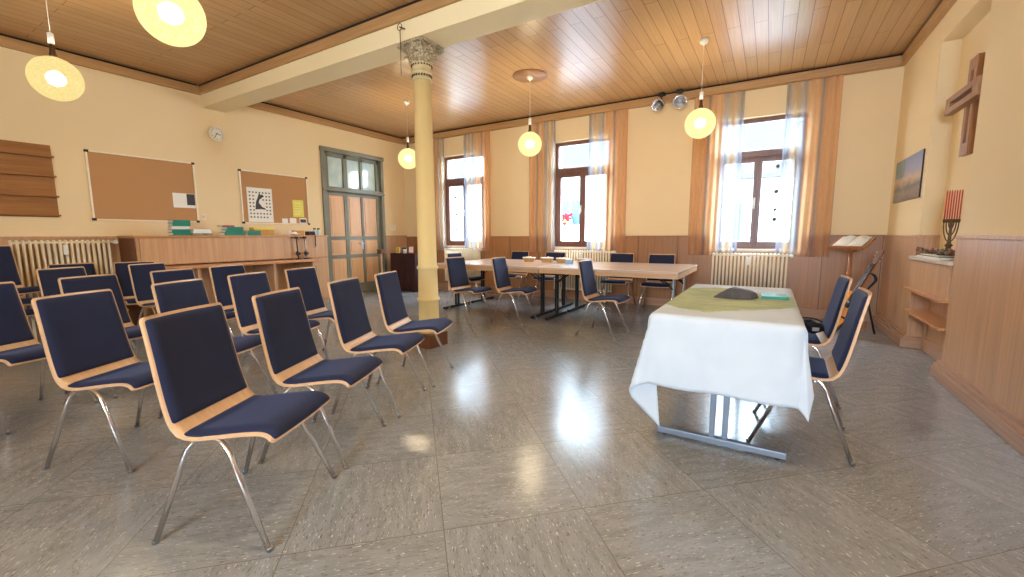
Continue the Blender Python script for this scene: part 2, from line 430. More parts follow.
# ------------------------------------------------------------------ mesh helper
class MB:
    def __init__(s):
        s.bm = bmesh.new()
    def _xf(s, vs, mat):
        if mat is not None:
            bmesh.ops.transform(s.bm, matrix=mat, verts=vs)
    def box(s, x0, x1, y0, y1, z0, z1, bev=0.0, mat=None, seg=2):
        r = bmesh.ops.create_cube(s.bm, size=1)
        vs = r['verts']
        bmesh.ops.transform(s.bm, matrix=Matrix.Translation(((x0 + x1) / 2, (y0 + y1) / 2, (z0 + z1) / 2)) @ Matrix.Diagonal((abs(x1 - x0), abs(y1 - y0), abs(z1 - z0), 1)), verts=vs)
        if bev > 0:
            es = list({e for v in vs for e in v.link_edges})
            rb = bmesh.ops.bevel(s.bm, geom=es, offset=bev, segments=seg, affect='EDGES', profile=0.5)
            vs = list(set(vs_ for f in rb['faces'] for vs_ in f.verts) | {v for v in vs if v.is_valid})
        s._xf([v for v in vs if v.is_valid], mat)
        return s
    def tube(s, pts, r, seg=10, caps=True, closed=False):
        P = [Vector(p) for p in pts]; n = len(P); rings = []
        rr = r if isinstance(r, (list, tuple)) else [r] * n
        prev = None
        for i in range(n):
            if closed:
                d = (P[(i + 1) % n] - P[i - 1]).normalized()
            else:
                d = (P[min(i + 1, n - 1)] - P[max(i - 1, 0)]).normalized()
            if prev is None:
                a = Vector((0, 0, 1)) if abs(d.z) < 0.9 else Vector((1, 0, 0))
                nx = d.cross(a).normalized()
            else:
                nx = (prev - d * prev.dot(d)).normalized()
            prev = nx; ny = d.cross(nx)
            rings.append([s.bm.verts.new(P[i] + (nx * math.cos(2 * PI * k / seg) + ny * math.sin(2 * PI * k / seg)) * rr[i]) for k in range(seg)])
        m = n if closed else n - 1
        for i in range(m):
            a, b = rings[i], rings[(i + 1) % n]
            for k in range(seg):
                f = s.bm.faces.new((a[k], a[(k + 1) % seg], b[(k + 1) % seg], b[k])); f.smooth = True
        if caps and not closed:
            s.bm.faces.new(rings[0][::-1]); s.bm.faces.new(rings[-1])
        return s
    def lathe(s, prof, seg=24, c=(0, 0, 0), mat=None):
        rings = []; allv = []
        for r, z in prof:
            if r < 1e-6:
                v = [s.bm.verts.new((c[0], c[1], c[2] + z))]
            else:
                v = [s.bm.verts.new((c[0] + r * math.cos(2 * PI * k / seg), c[1] + r * math.sin(2 * PI * k / seg), c[2] + z)) for k in range(seg)]
            rings.append(v); allv += v
        for a, b in zip(rings, rings[1:]):
            if len(a) == 1 and len(b) == 1:
                continue
            for k in range(seg):
                j = (k + 1) % seg
                if len(a) == 1:
                    f = s.bm.faces.new((a[0], b[j], b[k]))
                elif len(b) == 1:
                    f = s.bm.faces.new((a[k], a[j], b[0]))
                else:
                    f = s.bm.faces.new((a[k], a[j], b[j], b[k]))
                f.smooth = True
        if len(rings[0]) > 1:
            s.bm.faces.new(rings[0][::-1])
        if len(rings[-1]) > 1:
            s.bm.faces.new(rings[-1])
        s._xf(allv, mat)
        return s
    def sphere(s, c, r, seg=16, sc=(1, 1, 1)):
        rv = bmesh.ops.create_uvsphere(s.bm, u_segments=seg, v_segments=max(6, seg // 2), radius=r)['verts']
        for f in {f for v in rv for f in v.link_faces}:
            f.smooth = True
        bmesh.ops.transform(s.bm, matrix=Matrix.Translation(c) @ Matrix.Diagonal((*sc, 1)), verts=rv)
        return s
    def prism(s, poly, h, mat=None, smooth=False):
        """poly in local XY, extruded 0..h along Z, then transformed."""
        a = [s.bm.verts.new((x, y, 0)) for x, y in poly]; b = [s.bm.verts.new((x, y, h)) for x, y in poly]
        n = len(poly)
        s.bm.faces.new(a[::-1]); s.bm.faces.new(b)
        for i in range(n):
            f = s.bm.faces.new((a[i], a[(i + 1) % n], b[(i + 1) % n], b[i])); f.smooth = smooth
        s._xf(a + b, mat)
        return s
    def grid(s, fn, nu, nv, smooth=True):
        V = [[s.bm.verts.new(fn(i / nu, j / nv)) for j in range(nv + 1)] for i in range(nu + 1)]
        for i in range(nu):
            for j in range(nv):
                f = s.bm.faces.new((V[i][j], V[i + 1][j], V[i + 1][j + 1], V[i][j + 1])); f.smooth = smooth
        return V
    def shellgrid(s, fa, fb, nu, nv):
        """closed slab between two surfaces"""
        A = s.grid(fa, nu, nv); B = s.grid(fb, nu, nv)
        for i in range(nu):
            s.bm.faces.new((A[i][0], B[i][0], B[i + 1][0], A[i + 1][0])); s.bm.faces.new((A[i][nv], A[i + 1][nv], B[i + 1][nv], B[i][nv]))
        for j in range(nv):
            s.bm.faces.new((A[0][j], A[0][j + 1], B[0][j + 1], B[0][j])); s.bm.faces.new((A[nu][j], B[nu][j], B[nu][j + 1], A[nu][j + 1]))
        return s
    def mesh(s, name, mat):
        bmesh.ops.recalc_face_normals(s.bm, faces=s.bm.faces[:])
        me = bpy.data.meshes.new(name); s.bm.to_mesh(me); s.bm.free()
        me.materials.append(mat)
        return me
    def build(s, name, mat, parent=None, loc=(0, 0, 0), rot=(0, 0, 0)):
        o = bpy.data.objects.new(name, s.mesh(name, mat)); col.objects.link(o)
        o.location = loc; o.rotation_euler = rot
        if parent is not None:
            o.parent = parent
        return o

def tag(o, label=None, cat=None, group=None, kind=None):
    for k, v in (('label', label), ('category', cat), ('group', group), ('kind', kind)):
        if v:
            o[k] = v
    return o

def thing(name, label, cat, loc=(0, 0, 0), rz=0.0, group=None, rot=None):
    o = bpy.data.objects.new(name, None); col.objects.link(o)
    o.location = loc; o.rotation_euler = rot if rot else (0, 0, rz)
    o.empty_display_size = 0.1
    return tag(o, label, cat, group)

KIDS = {}
def kids(o):
    return [c for c in o.children]

def dup(root, name, loc, rz, label, group=None, rot=None):
    def cp(o, p):
        c = o.copy(); col.objects.link(c); c.parent = p
        for ch in o.children:
            cp(ch, c)
        return c
    r = cp(root, None)
    r.location = loc; r.rotation_euler = rot if rot else (0, 0, rz)
    r['label'] = label
    if group:
        r['group'] = group
    return r

def struct(name, mb, mat, parent=None, loc=(0, 0, 0)):
    o = mb.build(name, mat, parent, loc)
    if parent is None:
        o['kind'] = 'structure'
    return o

def catmull(P, n):
    P = [Vector(p) for p in P]; out = []
    L = [0]
    for a, b in zip(P, P[1:]):
        L.append(L[-1] + (b - a).length)
    for k in range(n + 1):
        s = L[-1] * k / n
        i = 0
        while i < len(P) - 2 and s > L[i + 1]:
            i += 1
        t = (s - L[i]) / max(L[i + 1] - L[i], 1e-9)
        p0, p1, p2, p3 = P[max(i - 1, 0)], P[i], P[i + 1], P[min(i + 2, len(P) - 1)]
        out.append(0.5 * ((2 * p1) + (p2 - p0) * t + (2 * p0 - 5 * p1 + 4 * p2 - p3) * t * t + (3 * p1 - p0 - 3 * p2 + p3) * t ** 3))
    return out

def arc_round(pts, rad, seg=6):
    """polyline with rounded corners"""
    P = [Vector(p) for p in pts]; out = [P[0]]
    for a, b, c in zip(P, P[1:], P[2:]):
        d1 = (a - b); d2 = (c - b)
        q = min(rad, d1.length * 0.49, d2.length * 0.49)
        s = b + d1.normalized() * q; e = b + d2.normalized() * q
        for k in range(seg + 1):
            t = k / seg
            out.append(s * (1 - t) ** 2 + b * 2 * t * (1 - t) + e * t ** 2)
    out.append(P[-1])
    return out

# ================================================================== ROOM SHELL
struct('floor', MB().box(XL - 0.3, XN + 0.3, YR - 0.3, YB + 0.4, -0.12, 0.0), M['floor'])
struct('ceiling', MB().box(XL - 0.3, XN + 0.3, YR - 0.3, YB + 0.4, ZC, ZC + 0.12), M['ceiling'])

def wall_with_holes(mb, axis, f0, f1, a0, a1, z0, z1, holes):
    """wall slab between planes f0..f1, running a0..a1; holes = (h0, h1, hz0, hz1)"""
    def bx(p, q, r, t):
        if q - p < 1e-4 or t - r < 1e-4:
            return
        if axis == 'x':
            mb.box(p, q, f0, f1, r, t)
        else:
            mb.box(f0, f1, p, q, r, t)
    cur = a0
    for h0, h1, hz0, hz1 in sorted(holes):
        bx(cur, h0, z0, z1); bx(h0, h1, z0, hz0); bx(h0, h1, hz1, z1)
        cur = h1
    bx(cur, a1, z0, z1)
    return mb

struct('wall_back', wall_with_holes(MB(), 'x', YB, YB + 0.4, XL - 0.3, XN + 0.3, 0, ZC, [(a, b, WZ0, WZ1) for a, b in WINS]), M['wall'])
struct('wall_left', wall_with_holes(MB(), 'y', XL - 0.3, XL, YR, YB, 0, ZC, [(DY0, DY1, 0, DZ)]), M['wall'])
wr = MB()
wr.box(XR, XN + 0.3, NY1, YB, 0, ZC)
wr.box(XN, XN + 0.3, NY0, NY1, 0, ZC)
wr.box(XR, XN, NY0, NY1, NZ, ZC)
wr.box(XR, XN + 0.3, YR, NY0, 0, ZC)
struct('wall_right', wr, M['wall'])
struct('wall_rear', wall_with_holes(MB(), 'x', YR - 0.3, YR, XL - 0.3, XN + 0.3, 0, ZC, REAR), M['wall'])

# beam with its wood cornice
struct('beam', MB().box(XL, XR, 3.165, 3.48, 3.0, ZC), M['beam'])
n_tr = 0
def trim(mb, mat=None):
    global n_tr
    n_tr += 1
    return struct('trim_%d' % n_tr, mb, mat or M['cornice'])
trim(MB().box(XL, XR, 3.135, 3.165, ZB, ZG, 0.004))
trim(MB().box(XL, XL + 0.05, YR, 3.135, ZB, ZG, 0.004))
trim(MB().box(XL, XL + 0.05, 3.48, YB - 0.10, ZB, ZG, 0.004))
trim(MB().box(XL, XR, YB - 0.10, YB, ZB, ZG, 0.004))
trim(MB().box(XR - 0.05, XR, 3.48, YB - 0.10, ZB, ZG, 0.004))
trim(MB().box(XR - 0.05, XR, YR, 3.135, ZB, ZG, 0.004))
# dark strips that paint in the shade of the gap above the cornice
trim(MB().box(XL, XL + 0.02, YR, 3.13, ZG, ZC), M['dark'])
trim(MB().box(XL, XL + 0.02, 3.48, YB, ZG, ZC), M['dark'])
trim(MB().box(XL + 0.02, XR, YB - 0.07, YB, ZG, ZC), M['dark'])
trim(MB().box(XR - 0.02, XR, 3.48, YB - 0.07, ZG, ZC), M['dark'])
trim(MB().box(XL + 0.02, XR, 3.145, 3.165, ZG, ZC), M['dark'])

# wainscot
wb = MB()
cur = XL
for a, b in WINS:
    wb.box(cur, a, YB - 0.02, YB, 0, ZW - 0.025); wb.box(cur, a, YB - 0.035, YB, ZW - 0.025, ZW, 0.004)
    wb.box(a, b, YB - 0.02, YB, 0, WZ0 - 0.04)
    cur = b
wb.box(cur, XR, YB - 0.02, YB, 0, ZW - 0.025); wb.box(cur, XR, YB - 0.035, YB, ZW - 0.025, ZW, 0.004)
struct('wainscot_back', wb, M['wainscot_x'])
wl = MB()
for a, b in ((YR, DY0 - 0.025), (DY1 + 0.02, YB - 0.02)):
    wl.box(XL, XL + 0.02, a, b, 0, ZW + 0.002); wl.box(XL, XL + 0.035, a, b, ZW + 0.002, ZW + 0.027, 0.004)
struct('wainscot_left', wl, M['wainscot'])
wg = MB()
wg.box(XR - 0.02, XR, NY1, YB - 0.02, 0, ZW - 0.025); wg.box(XR - 0.03, XR, NY1, YB - 0.02, ZW - 0.025, ZW, 0.004)
wg.box(XR - 0.02, XN, NY1 - 0.02, NY1, 0, ZW - 0.025); wg.box(XR - 0.03, XN, NY1 - 0.03, NY1, ZW - 0.025, ZW, 0.004)
wg.box(XN - 0.02, XN, NY0, NY1 - 0.02, 0, 0.90)
wg.box(XR - 0.03, XR, YR, NY0, 0, ZW - 0.03); wg.box(XR - 0.04, XR, YR, NY0, ZW - 0.03, ZW, 0.006)
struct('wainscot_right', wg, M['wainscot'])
# baseboards
def skirt(mb, x0, x1, y0, y1, dx=0, dy=0):
    return mb
bb = MB().box(XL, XR - 0.03, YB - 0.045, YB - 0.02, 0, 0.12, 0.004)
struct('baseboard_back', bb, M['base'])
bl = MB()
bl.box(XL + 0.02, XL + 0.045, YR, DY0 - 0.025, 0, 0.12, 0.004); bl.box(XL + 0.02, XL + 0.045, DY1 + 0.02, YB - 0.045, 0, 0.12, 0.004)
struct('baseboard_left', bl, M['base'])
br = MB()
def stepped(y0, y1, xf):
    br.box(xf - 0.055, xf, y0, y1, 0, 0.085, 0.006); br.box(xf - 0.042, xf, y0, y1, 0.085, 0.112, 0.006); br.box(xf - 0.022, xf, y0, y1, 0.112, 0.135, 0.006)
stepped(YR, NY0 + 0.03, XR - 0.03)
stepped(NY1 - 0.05, YB - 0.045, XR - 0.02)
br.box(XR - 0.075, XN - 0.02, NY1 - 0.075, NY1 - 0.02, 0, 0.085, 0.006); br.box(XR - 0.06, XN - 0.02, NY1 - 0.06, NY1 - 0.02, 0.085, 0.112, 0.006)
br.box(XN - 0.06, XN - 0.02, NY0, NY1 - 0.075, 0, 0.112, 0.006)
struct('baseboard_right', br, M['base'])

# ------------------------------------------------------------------ windows
def make_window(idx, a, b):
    y0, y1 = YB + 0.09, YB + 0.16
    f = MB(); w = 0.062
    f.box(a, a + w, y0, y1, WZ0, WZ1, 0.004); f.box(b - w, b, y0, y1, WZ0, WZ1, 0.004)
    f.box(a + w, b - w, y0, y1, WZ1 - w, WZ1, 0.004); f.box(a + w, b - w, y0, y1, WZ0, WZ0 + 0.05, 0.004)
    f.box(a + w, b - w, y0, y1, 2.235, 2.35, 0.006)
    f.box(a + w, b - w, y0 - 0.02, y0, 2.255, 2.33, 0.006)
    root = struct('window_%d' % idx, f, M['winframe'])
    c = (a + b) / 2
    for k, (p, q) in enumerate(((a + w, c), (c, b - w))):
        s = MB(); v = 0.052; ya, yb2 = y0 - 0.012, y1 - 0.01
        s.box(p, p + v, ya, yb2, WZ0 + 0.05, 2.235, 0.004); s.box(q - v, q, ya, yb2, WZ0 + 0.05, 2.235, 0.004)
        s.box(p + v, q - v, ya, yb2, 2.235 - v, 2.235, 0.004); s.box(p + v, q - v, ya, yb2, WZ0 + 0.05, WZ0 + 0.105, 0.004)
        sash = s.build('sash', M['winframe'], root)
        MB().box(p + v, q - v, y0 + 0.025, y0 + 0.031, WZ0 + 0.105, 2.235 - v).build('pane', M['glass'], sash)
        if k == 0:
            h = MB().box(c - 0.035, c - 0.012, ya - 0.008, ya, 1.56, 1.68, 0.003)
            h.tube([(c - 0.024, ya - 0.004, 1.63), (c - 0.024, ya - 0.04, 1.63)], 0.007)
            h.tube([(c - 0.024, ya - 0.04, 1.635), (c - 0.024, ya - 0.042, 1.52)], 0.009)
            h.build('handle', M['white'], sash)
    MB().box(a + w, b - w, y0 + 0.025, y0 + 0.031, 2.35, WZ1 - w).build('transom_pane', M['glass'], root)
    MB().box(a - 0.0, b + 0.0, YB - 0.03, y0 - 0.015, WZ0 - 0.04, WZ0 - 0.005, 0.006).build('sill', M['sill'], root)
for i, (a, b) in enumerate(WINS):
    make_window(i + 1, a, b)

# ------------------------------------------------------------------ door
fr = MB()
x0, x1 = XL - 0.16, XL + 0.03
fr.box(x0, x1, DY0 - 0.025, DY0 + 0.06, 0, DZ + 0.02, 0.006); fr.box(x0, x1, DY1 - 0.05, DY1 + 0.02, 0, DZ + 0.01, 0.006)
fr.box(x0, x1 + 0.015, DY0 - 0.035, DY1 + 0.03, DZ - 0.06, DZ + 0.02, 0.006)
fr.box(x0, x1, DY0 + 0.06, DY1 - 0.05, 1.99, 2.08, 0.006)
fr.box(x0, x1 + 0.02, DY0 - 0.02, DY1 + 0.02, 2.0, 2.03, 0.006)
COLS = [(5.21, 5.545), (5.635, 5.945), (6.005, 6.345)]
edges = [DY0 + 0.06, COLS[0][0], COLS[0][1], COLS[1][0], COLS[1][1], COLS[2][0], COLS[2][1], DY1 - 0.05]
for k in (0, 2, 4, 6):
    fr.box(XL - 0.10, XL - 0.03, edges[k], edges[k + 1], 2.08, DZ - 0.06, 0.004)
fr.box(XL - 0.10, XL - 0.03, DY0 + 0.06, DY1 - 0.05, 2.64, DZ - 0.06, 0.003)
fr.box(x0, XL - 0.12, DY0, DY1, 0, 1.99)
door = struct('door_1', fr, M['doorframe'])
for a, b in COLS:
    MB().box(XL - 0.075, XL - 0.069, a, b, 2.08, 2.64).build('transom_pane', M['transom'], door)
LEAF = [(DY0 + 0.06, 5.585), (5.59, 5.97), (5.975, DY1 - 0.05)]
for k, ((la, lb), (a, b)) in enumerate(zip(LEAF, COLS)):
    s = MB(); xa, xb = XL - 0.10, XL - 0.045
    s.box(xa, xb, la, a, 0.01, 1.99, 0.004); s.box(xa, xb, b, lb, 0.01, 1.99, 0.004)
    for z0, z1 in ((0.01, 0.20), (0.72, 0.79), (1.08, 1.15), (1.93, 1.99)):
        s.box(xa, xb, a, b, z0, z1, 0.004)
    leaf = s.build('door_leaf', M['doorframe'], door)
    for z0, z1 in ((0.20, 0.72), (0.79, 1.08), (1.15, 1.93)):
        MB().box(xa + 0.01, xb - 0.018, a, b, z0, z1).box(xb - 0.03, xb - 0.01, a + 0.035, b - 0.035, z0 + 0.04, z1 - 0.04, 0.006).build('panel', M['doorpanel'], leaf)
    if k == 1:
        h = MB().box(xb, xb + 0.006, lb - 0.055, lb - 0.02, 0.88, 1.06, 0.003)
        h.tube([(xb + 0.004, lb - 0.037, 1.0), (xb + 0.05, lb - 0.037, 1.0)], 0.009)
        h.tube([(xb + 0.05, lb - 0.034, 1.0), (xb + 0.052, lb - 0.16, 1.0)], 0.009)
        h.build('door_handle', M['steel'], leaf)

# light switch pair beside the door
sw = thing('light_switch', 'pair of cream light switches on the wall right of the door', 'switch', (XL, 6.66, 1.26))
for k in range(2):
    pl = MB().box(0, 0.008, k * 0.085, k * 0.085 + 0.078, 0, 0.14, 0.003).build('plate', M['cork_trim'], sw)
    MB().box(0.008, 0.014, k * 0.085 + 0.018, k * 0.085 + 0.06, 0.03, 0.11, 0.003).build('rocker', M['white'], pl)

# ------------------------------------------------------------------ column
CX, CY = -3.03, 3.32
colm = thing('column', 'cream cast-iron column with leafy capital under the beam', 'column', (CX, CY, 0))
colm['kind'] = 'structure'
MB().box(-0.135, 0.135, -0.135, 0.135, 0, 0.145, 0.006).build('plinth', M['plinth'], colm)
sh = [(0.115, 0.145), (0.115, 0.17), (0.106, 0.18), (0.104, 0.47), (0.118, 0.485), (0.118, 0.505), (0.103, 0.52), (0.098, 0.80), (0.110, 0.815), (0.110, 0.835), (0.096, 0.85), (0.086, 2.69)]
MB().lathe(sh, 32).build('shaft', M['column'], colm)
MB().lathe([(0.086, 2.655), (0.098, 2.66), (0.1, 2.675), (0.09, 2.68), (0.088, 2.72), (0.1, 2.725), (0.1, 2.735), (0.091, 2.74), (0.092, 2.80), (0.104, 2.806), (0.104, 2.816), (0.096, 2.82)], 32).build('capital_neck', M['capital_plain'], colm)
beads = MB()
for k in range(22):
    a = 2 * PI * k / 22
    beads.sphere((0.092 * math.cos(a), 0.092 * math.sin(a), 2.70), 0.0105, 6); beads.sphere((0.100 * math.cos(a), 0.100 * math.sin(a), 2.796), 0.008, 6)
beads.build('bead_rings', M['bronze'], colm)
cp = MB()
cp.lathe([(0.096, 2.818), (0.102, 2.85), (0.115, 2.90), (0.15, 2.96), (0.15, 2.97)], 32)
def acanthus(a, z0, z1, r0, r1, w):
    def fn(off):
        def g(u, v):
            zz = z0 + (z1 - z0) * math.sin(u * PI / 2 * 1.12) ** 0.9
            rr = r0 + (r1 - r0) * u ** 2.2 + off
            ww = w * (0.55 + 0.45 * math.sin(PI * min(u * 1.1, 1))) * (1 + 0.18 * math.sin(u * 22)) * (1 if u < 0.9 else 0.75)
            t = (v - 0.5) * 2
            rr -= 0.016 * abs(t)
            x, y = rr, t * ww
            return (x * math.cos(a) - y * math.sin(a), x * math.sin(a) + y * math.cos(a), zz)
        return g
    cp.shellgrid(fn(0.0), fn(0.012), 10, 4)
for k in range(8):
    acanthus(2 * PI * k / 8 + PI / 8, 2.815, 2.895, 0.104, 0.172, 0.044)
for k in range(8):
    acanthus(2 * PI * k / 8, 2.83, 2.955, 0.112, 0.195 if k % 2 == 0 else 0.222, 0.047)
for k in range(4):
    a = PI / 4 + k * PI / 2
    for sgn in (1, -1):
        pts = []
        for q in range(14):
            th = q / 13 * 2.2 * PI; rr = 0.032 * (1 - q / 16)
            pts.append(((0.18 + rr * math.cos(th)) * math.cos(a) - sgn * 0.012 * math.sin(a), (0.18 + rr * math.cos(th)) * math.sin(a) + sgn * 0.012 * math.cos(a), 2.945 + rr * math.sin(th)))
        cp.tube(pts, 0.009, 6)
cp.box(-0.155, 0.155, -0.155, 0.155, 2.97, 2.999, 0.006)
cp.build('capital', M['capital'], colm)

# ================================================================== CHAIRS
PROF = [(-0.234, 0.858), (-0.222, 0.80), (-0.203, 0.70), (-0.185, 0.60), (-0.168, 0.52), (-0.152, 0.465), (-0.134, 0.432), (-0.106, 0.414), (-0.06, 0.410), (0.0, 0.417), (0.07, 0.427), (0.14, 0.436), (0.19, 0.440), (0.222, 0.436), (0.243, 0.423), (0.255, 0.404)]
NP = 60
prof = catmull([(p[0], 0, p[1]) for p in PROF], NP)
SL = [0.0]
for a, b in zip(prof, prof[1:]):
    SL.append(SL[-1] + (b - a).length)
TOT = SL[-1]
def prof_at(s):
    s = max(0, min(TOT, s)); i = 0
    while i < NP - 1 and SL[i + 1] < s:
        i += 1
    t = (s - SL[i]) / (SL[i + 1] - SL[i])
    p = prof[i].lerp(prof[i + 1], t)
    d = (prof[min(i + 2, NP)] - prof[max(i - 1, 0)]).normalized()
    n = Vector((-d.z * -1, 0, d.x * -1))
    n = Vector((-d.z, 0, d.x))        # towards the sitter
    return p, n
def chair_surf(s, v, w, off):
    p, n = prof_at(s)
    bk = max(0.0, min(1.0, 1 - s / 0.42))
    p = p + n * off
    p.x -= 0.016 * (1 - v * v) * bk          # shallow side-to-side curve of the backrest
    if s > 0.5:
        p.z -= 0.006 * (1 - v * v)
    p.y = v * w
    return p
def rounded_w(s, a, b, wa, wb, r):
    w = wa + (wb - wa) * (s - a) / (b - a)
    e = min(s - a, b - s)
    if e < r:
        w -= r - math.sqrt(max(0, r * r - (r - e) ** 2))
    return w
def back_w(s):
    return 0.192 + 0.016 * min(1, s / 0.45)
def slab_part(sa, sb, r, off0, off1, nu, nv, inset, dome):
    def ss(u):
        # denser rows near both ends so the corners come out round
        return sa + (sb - sa) * (0.5 - 0.5 * math.cos(PI * u))
    def W(s):
        w = back_w(s) - inset
        e = min(s - sa, sb - s)
        if e < r:
            w -= r - math.sqrt(max(0, r * r - (r - max(e, 0)) ** 2))
        return w
    def lo(u, v):
        s = ss(u); return chair_surf(s, v * 2 - 1, W(s), off0)
    def hi(u, v):
        s = ss(u); e = min(s - sa, sb - s); vv = v * 2 - 1
        k = 1.0
        if dome:
            k = min(1, math.sqrt(max(0, min(1, e / 0.016)))) * min(1, math.sqrt(max(0, (1 - abs(vv)) / 0.07)))
        return chair_surf(s, vv, W(s), off0 + (off1 - off0) * (0.25 + 0.75 * k if dome else 1))
    return MB().shellgrid(lo, hi, nu, nv)
S_BACK_END = next(SL[i] for i in range(NP) if prof[i].z < 0.462)
S_SEAT_START = next(SL[i] for i in range(NP) if prof[i].x > -0.112 and prof[i].z < 0.43)
def make_chair(label, group):
    t = thing('upholstered_chair', label, 'chair', (0, 0, 0), 0, group)
    slab_part(0, TOT, 0.018, -0.012, 0.0, 44, 12, 0.0, False).build('seat_shell', M['beech'], t)
    slab_part(0.012, S_BACK_END, 0.010, 0.0005, 0.017, 22, 16, 0.010, True).build('back_cushion', M['navy'], t)
    slab_part(S_SEAT_START, TOT - 0.008, 0.010, 0.0005, 0.019, 24, 16, 0.010, True).build('seat_cushion', M['navy'], t)
    for sg in (1, -1):
        pts = arc_round([(-0.228, sg * 0.24, 0.0), (-0.096, sg * 0.203, 0.365), (-0.062, sg * 0.193, 0.402), (0.022, sg * 0.192, 0.404), (0.066, sg * 0.2, 0.37), (0.228, sg * 0.24, 0.0)], 0.06, 6)
        lf = MB().tube(pts, 0.0105, 10).build('leg_frame', M['chrome'], t)
        for x in (-0.228, 0.228):
            MB().lathe([(0.0115, 0), (0.0118, 0.014), (0.0108, 0.016)], 10, (x, sg * 0.2385, 0)).build('glide', M['steel'], lf)
    cb = MB()
    for x, z in ((-0.055, 0.392), (0.03, 0.396)):
        cb.tube([(x, -0.192, z), (x, 0.192, z)], 0.008, 8)
    cb.build('crossbar', M['chrome'], t)
    return t

def chair_at(bx, by, hd, label, group, z=0.0, foot=False):
    """bx, by: middle of the top of the backrest, hd: heading the sitter faces (degrees from +X)"""
    a = R(hd)
    loc = (bx + 0.23 * math.cos(a), by + 0.23 * math.sin(a), z)
    return dup(proto, 'upholstered_chair', loc, a, label, group)

G_ROWS = 'chairs set out in rows'
proto = make_chair('nearest navy chair of the front row, showing its whole seat and chrome legs', G_ROWS)
a0 = R(26)
proto.location = (-2.028 + 0.23 * math.cos(a0), 0.778 + 0.23 * math.sin(a0), 0); proto.rotation_euler = (0, 0, a0)
for bx, by, hd, lab in (
    (-2.262, 1.30, 25, 'second navy chair of the front row, counted from the nearest one'),
    (-2.475, 1.883, 23, 'third navy chair of the front row, one short of the column'),
    (-2.655, 2.425, 22, 'navy chair at the far end of the front row, in front of the column'),
    (-3.145, 0.717, 27, 'nearest navy chair of the second row, behind the closest front-row chair'),
    (-3.385, 1.275, 25, 'second navy chair of the second row, half hidden by the front row'),
    (-3.59, 1.826, 20, 'third navy chair of the second row from the near end'),
    (-3.755, 2.385, 17, 'navy chair at the far end of the second row, before the cabinet corner'),
    (-4.30, 0.535, 24, 'navy chair of the third row cut by the picture edge'),
    (-4.49, 1.11, 20, 'second navy chair of the third row, before the radiator'),
    (-4.62, 1.70, 18, 'third navy chair of the third row, seen between two second-row chairs'),
    (-4.79, 2.235, 15, 'navy chair at the far end of the third row, before the cabinet ledge'),
    (-5.93, 1.275, 20, 'navy chair of the fourth row before the middle of the left radiator'),
    (-5.99, 1.97, 18, 'navy chair of the fourth row before the near end of the cabinet')):
    chair_at(bx, by, hd, lab, G_ROWS)
chair_at(-6.80, 1.55, 2, 'dark navy chair standing with its back to the radiator', G_ROWS)
chair_at(-6.56, 2.04, -6, 'dark navy chair standing where radiator and cabinet meet', G_ROWS)
for k, lab in enumerate(('lowest chair of the three stacked by the left wall', 'middle chair of the three stacked by the left wall', 'top chair of the three stacked by the left wall')):
    dup(proto, 'upholstered_chair', (-6.33 + 0.008 * k, 0.93, 0.11 * k), R(10), lab, 'stacked chairs')

G_LONG = 'chairs around the long table'
for bx, by, hd, lab in (
    (-3.71, 4.63, -3, 'navy chair before the long table, nearest the column'),
    (-3.13, 4.84, 4, 'navy chair before the long table, second from the column'),
    (-1.85, 4.74, -2, 'navy chair before the long table, standing alone near its open end'),
    (-4.64, 5.77, 0, 'navy chair at the column end of the long table'),
    (-4.02, 6.96, -92, 'dark chair behind the long table between first and second window, nearest the column'),
    (-3.24, 6.86, -90, 'dark chair behind the long table under the second window'),
    (-2.05, 6.88, -90, 'dark chair behind the long table just right of the second window'),
    (-1.40, 6.76, -88, 'dark chair behind the open end of the long table')):
    chair_at(bx, by, hd, lab, G_LONG)
G_SIDE = 'chairs beside the white table'
chair_at(0.43, 2.83, 178, 'nearer of two navy chairs beside the white table', G_SIDE)
chair_at(0.455, 3.66, 181, 'navy chair holding a black bag beside the white table', G_SIDE)

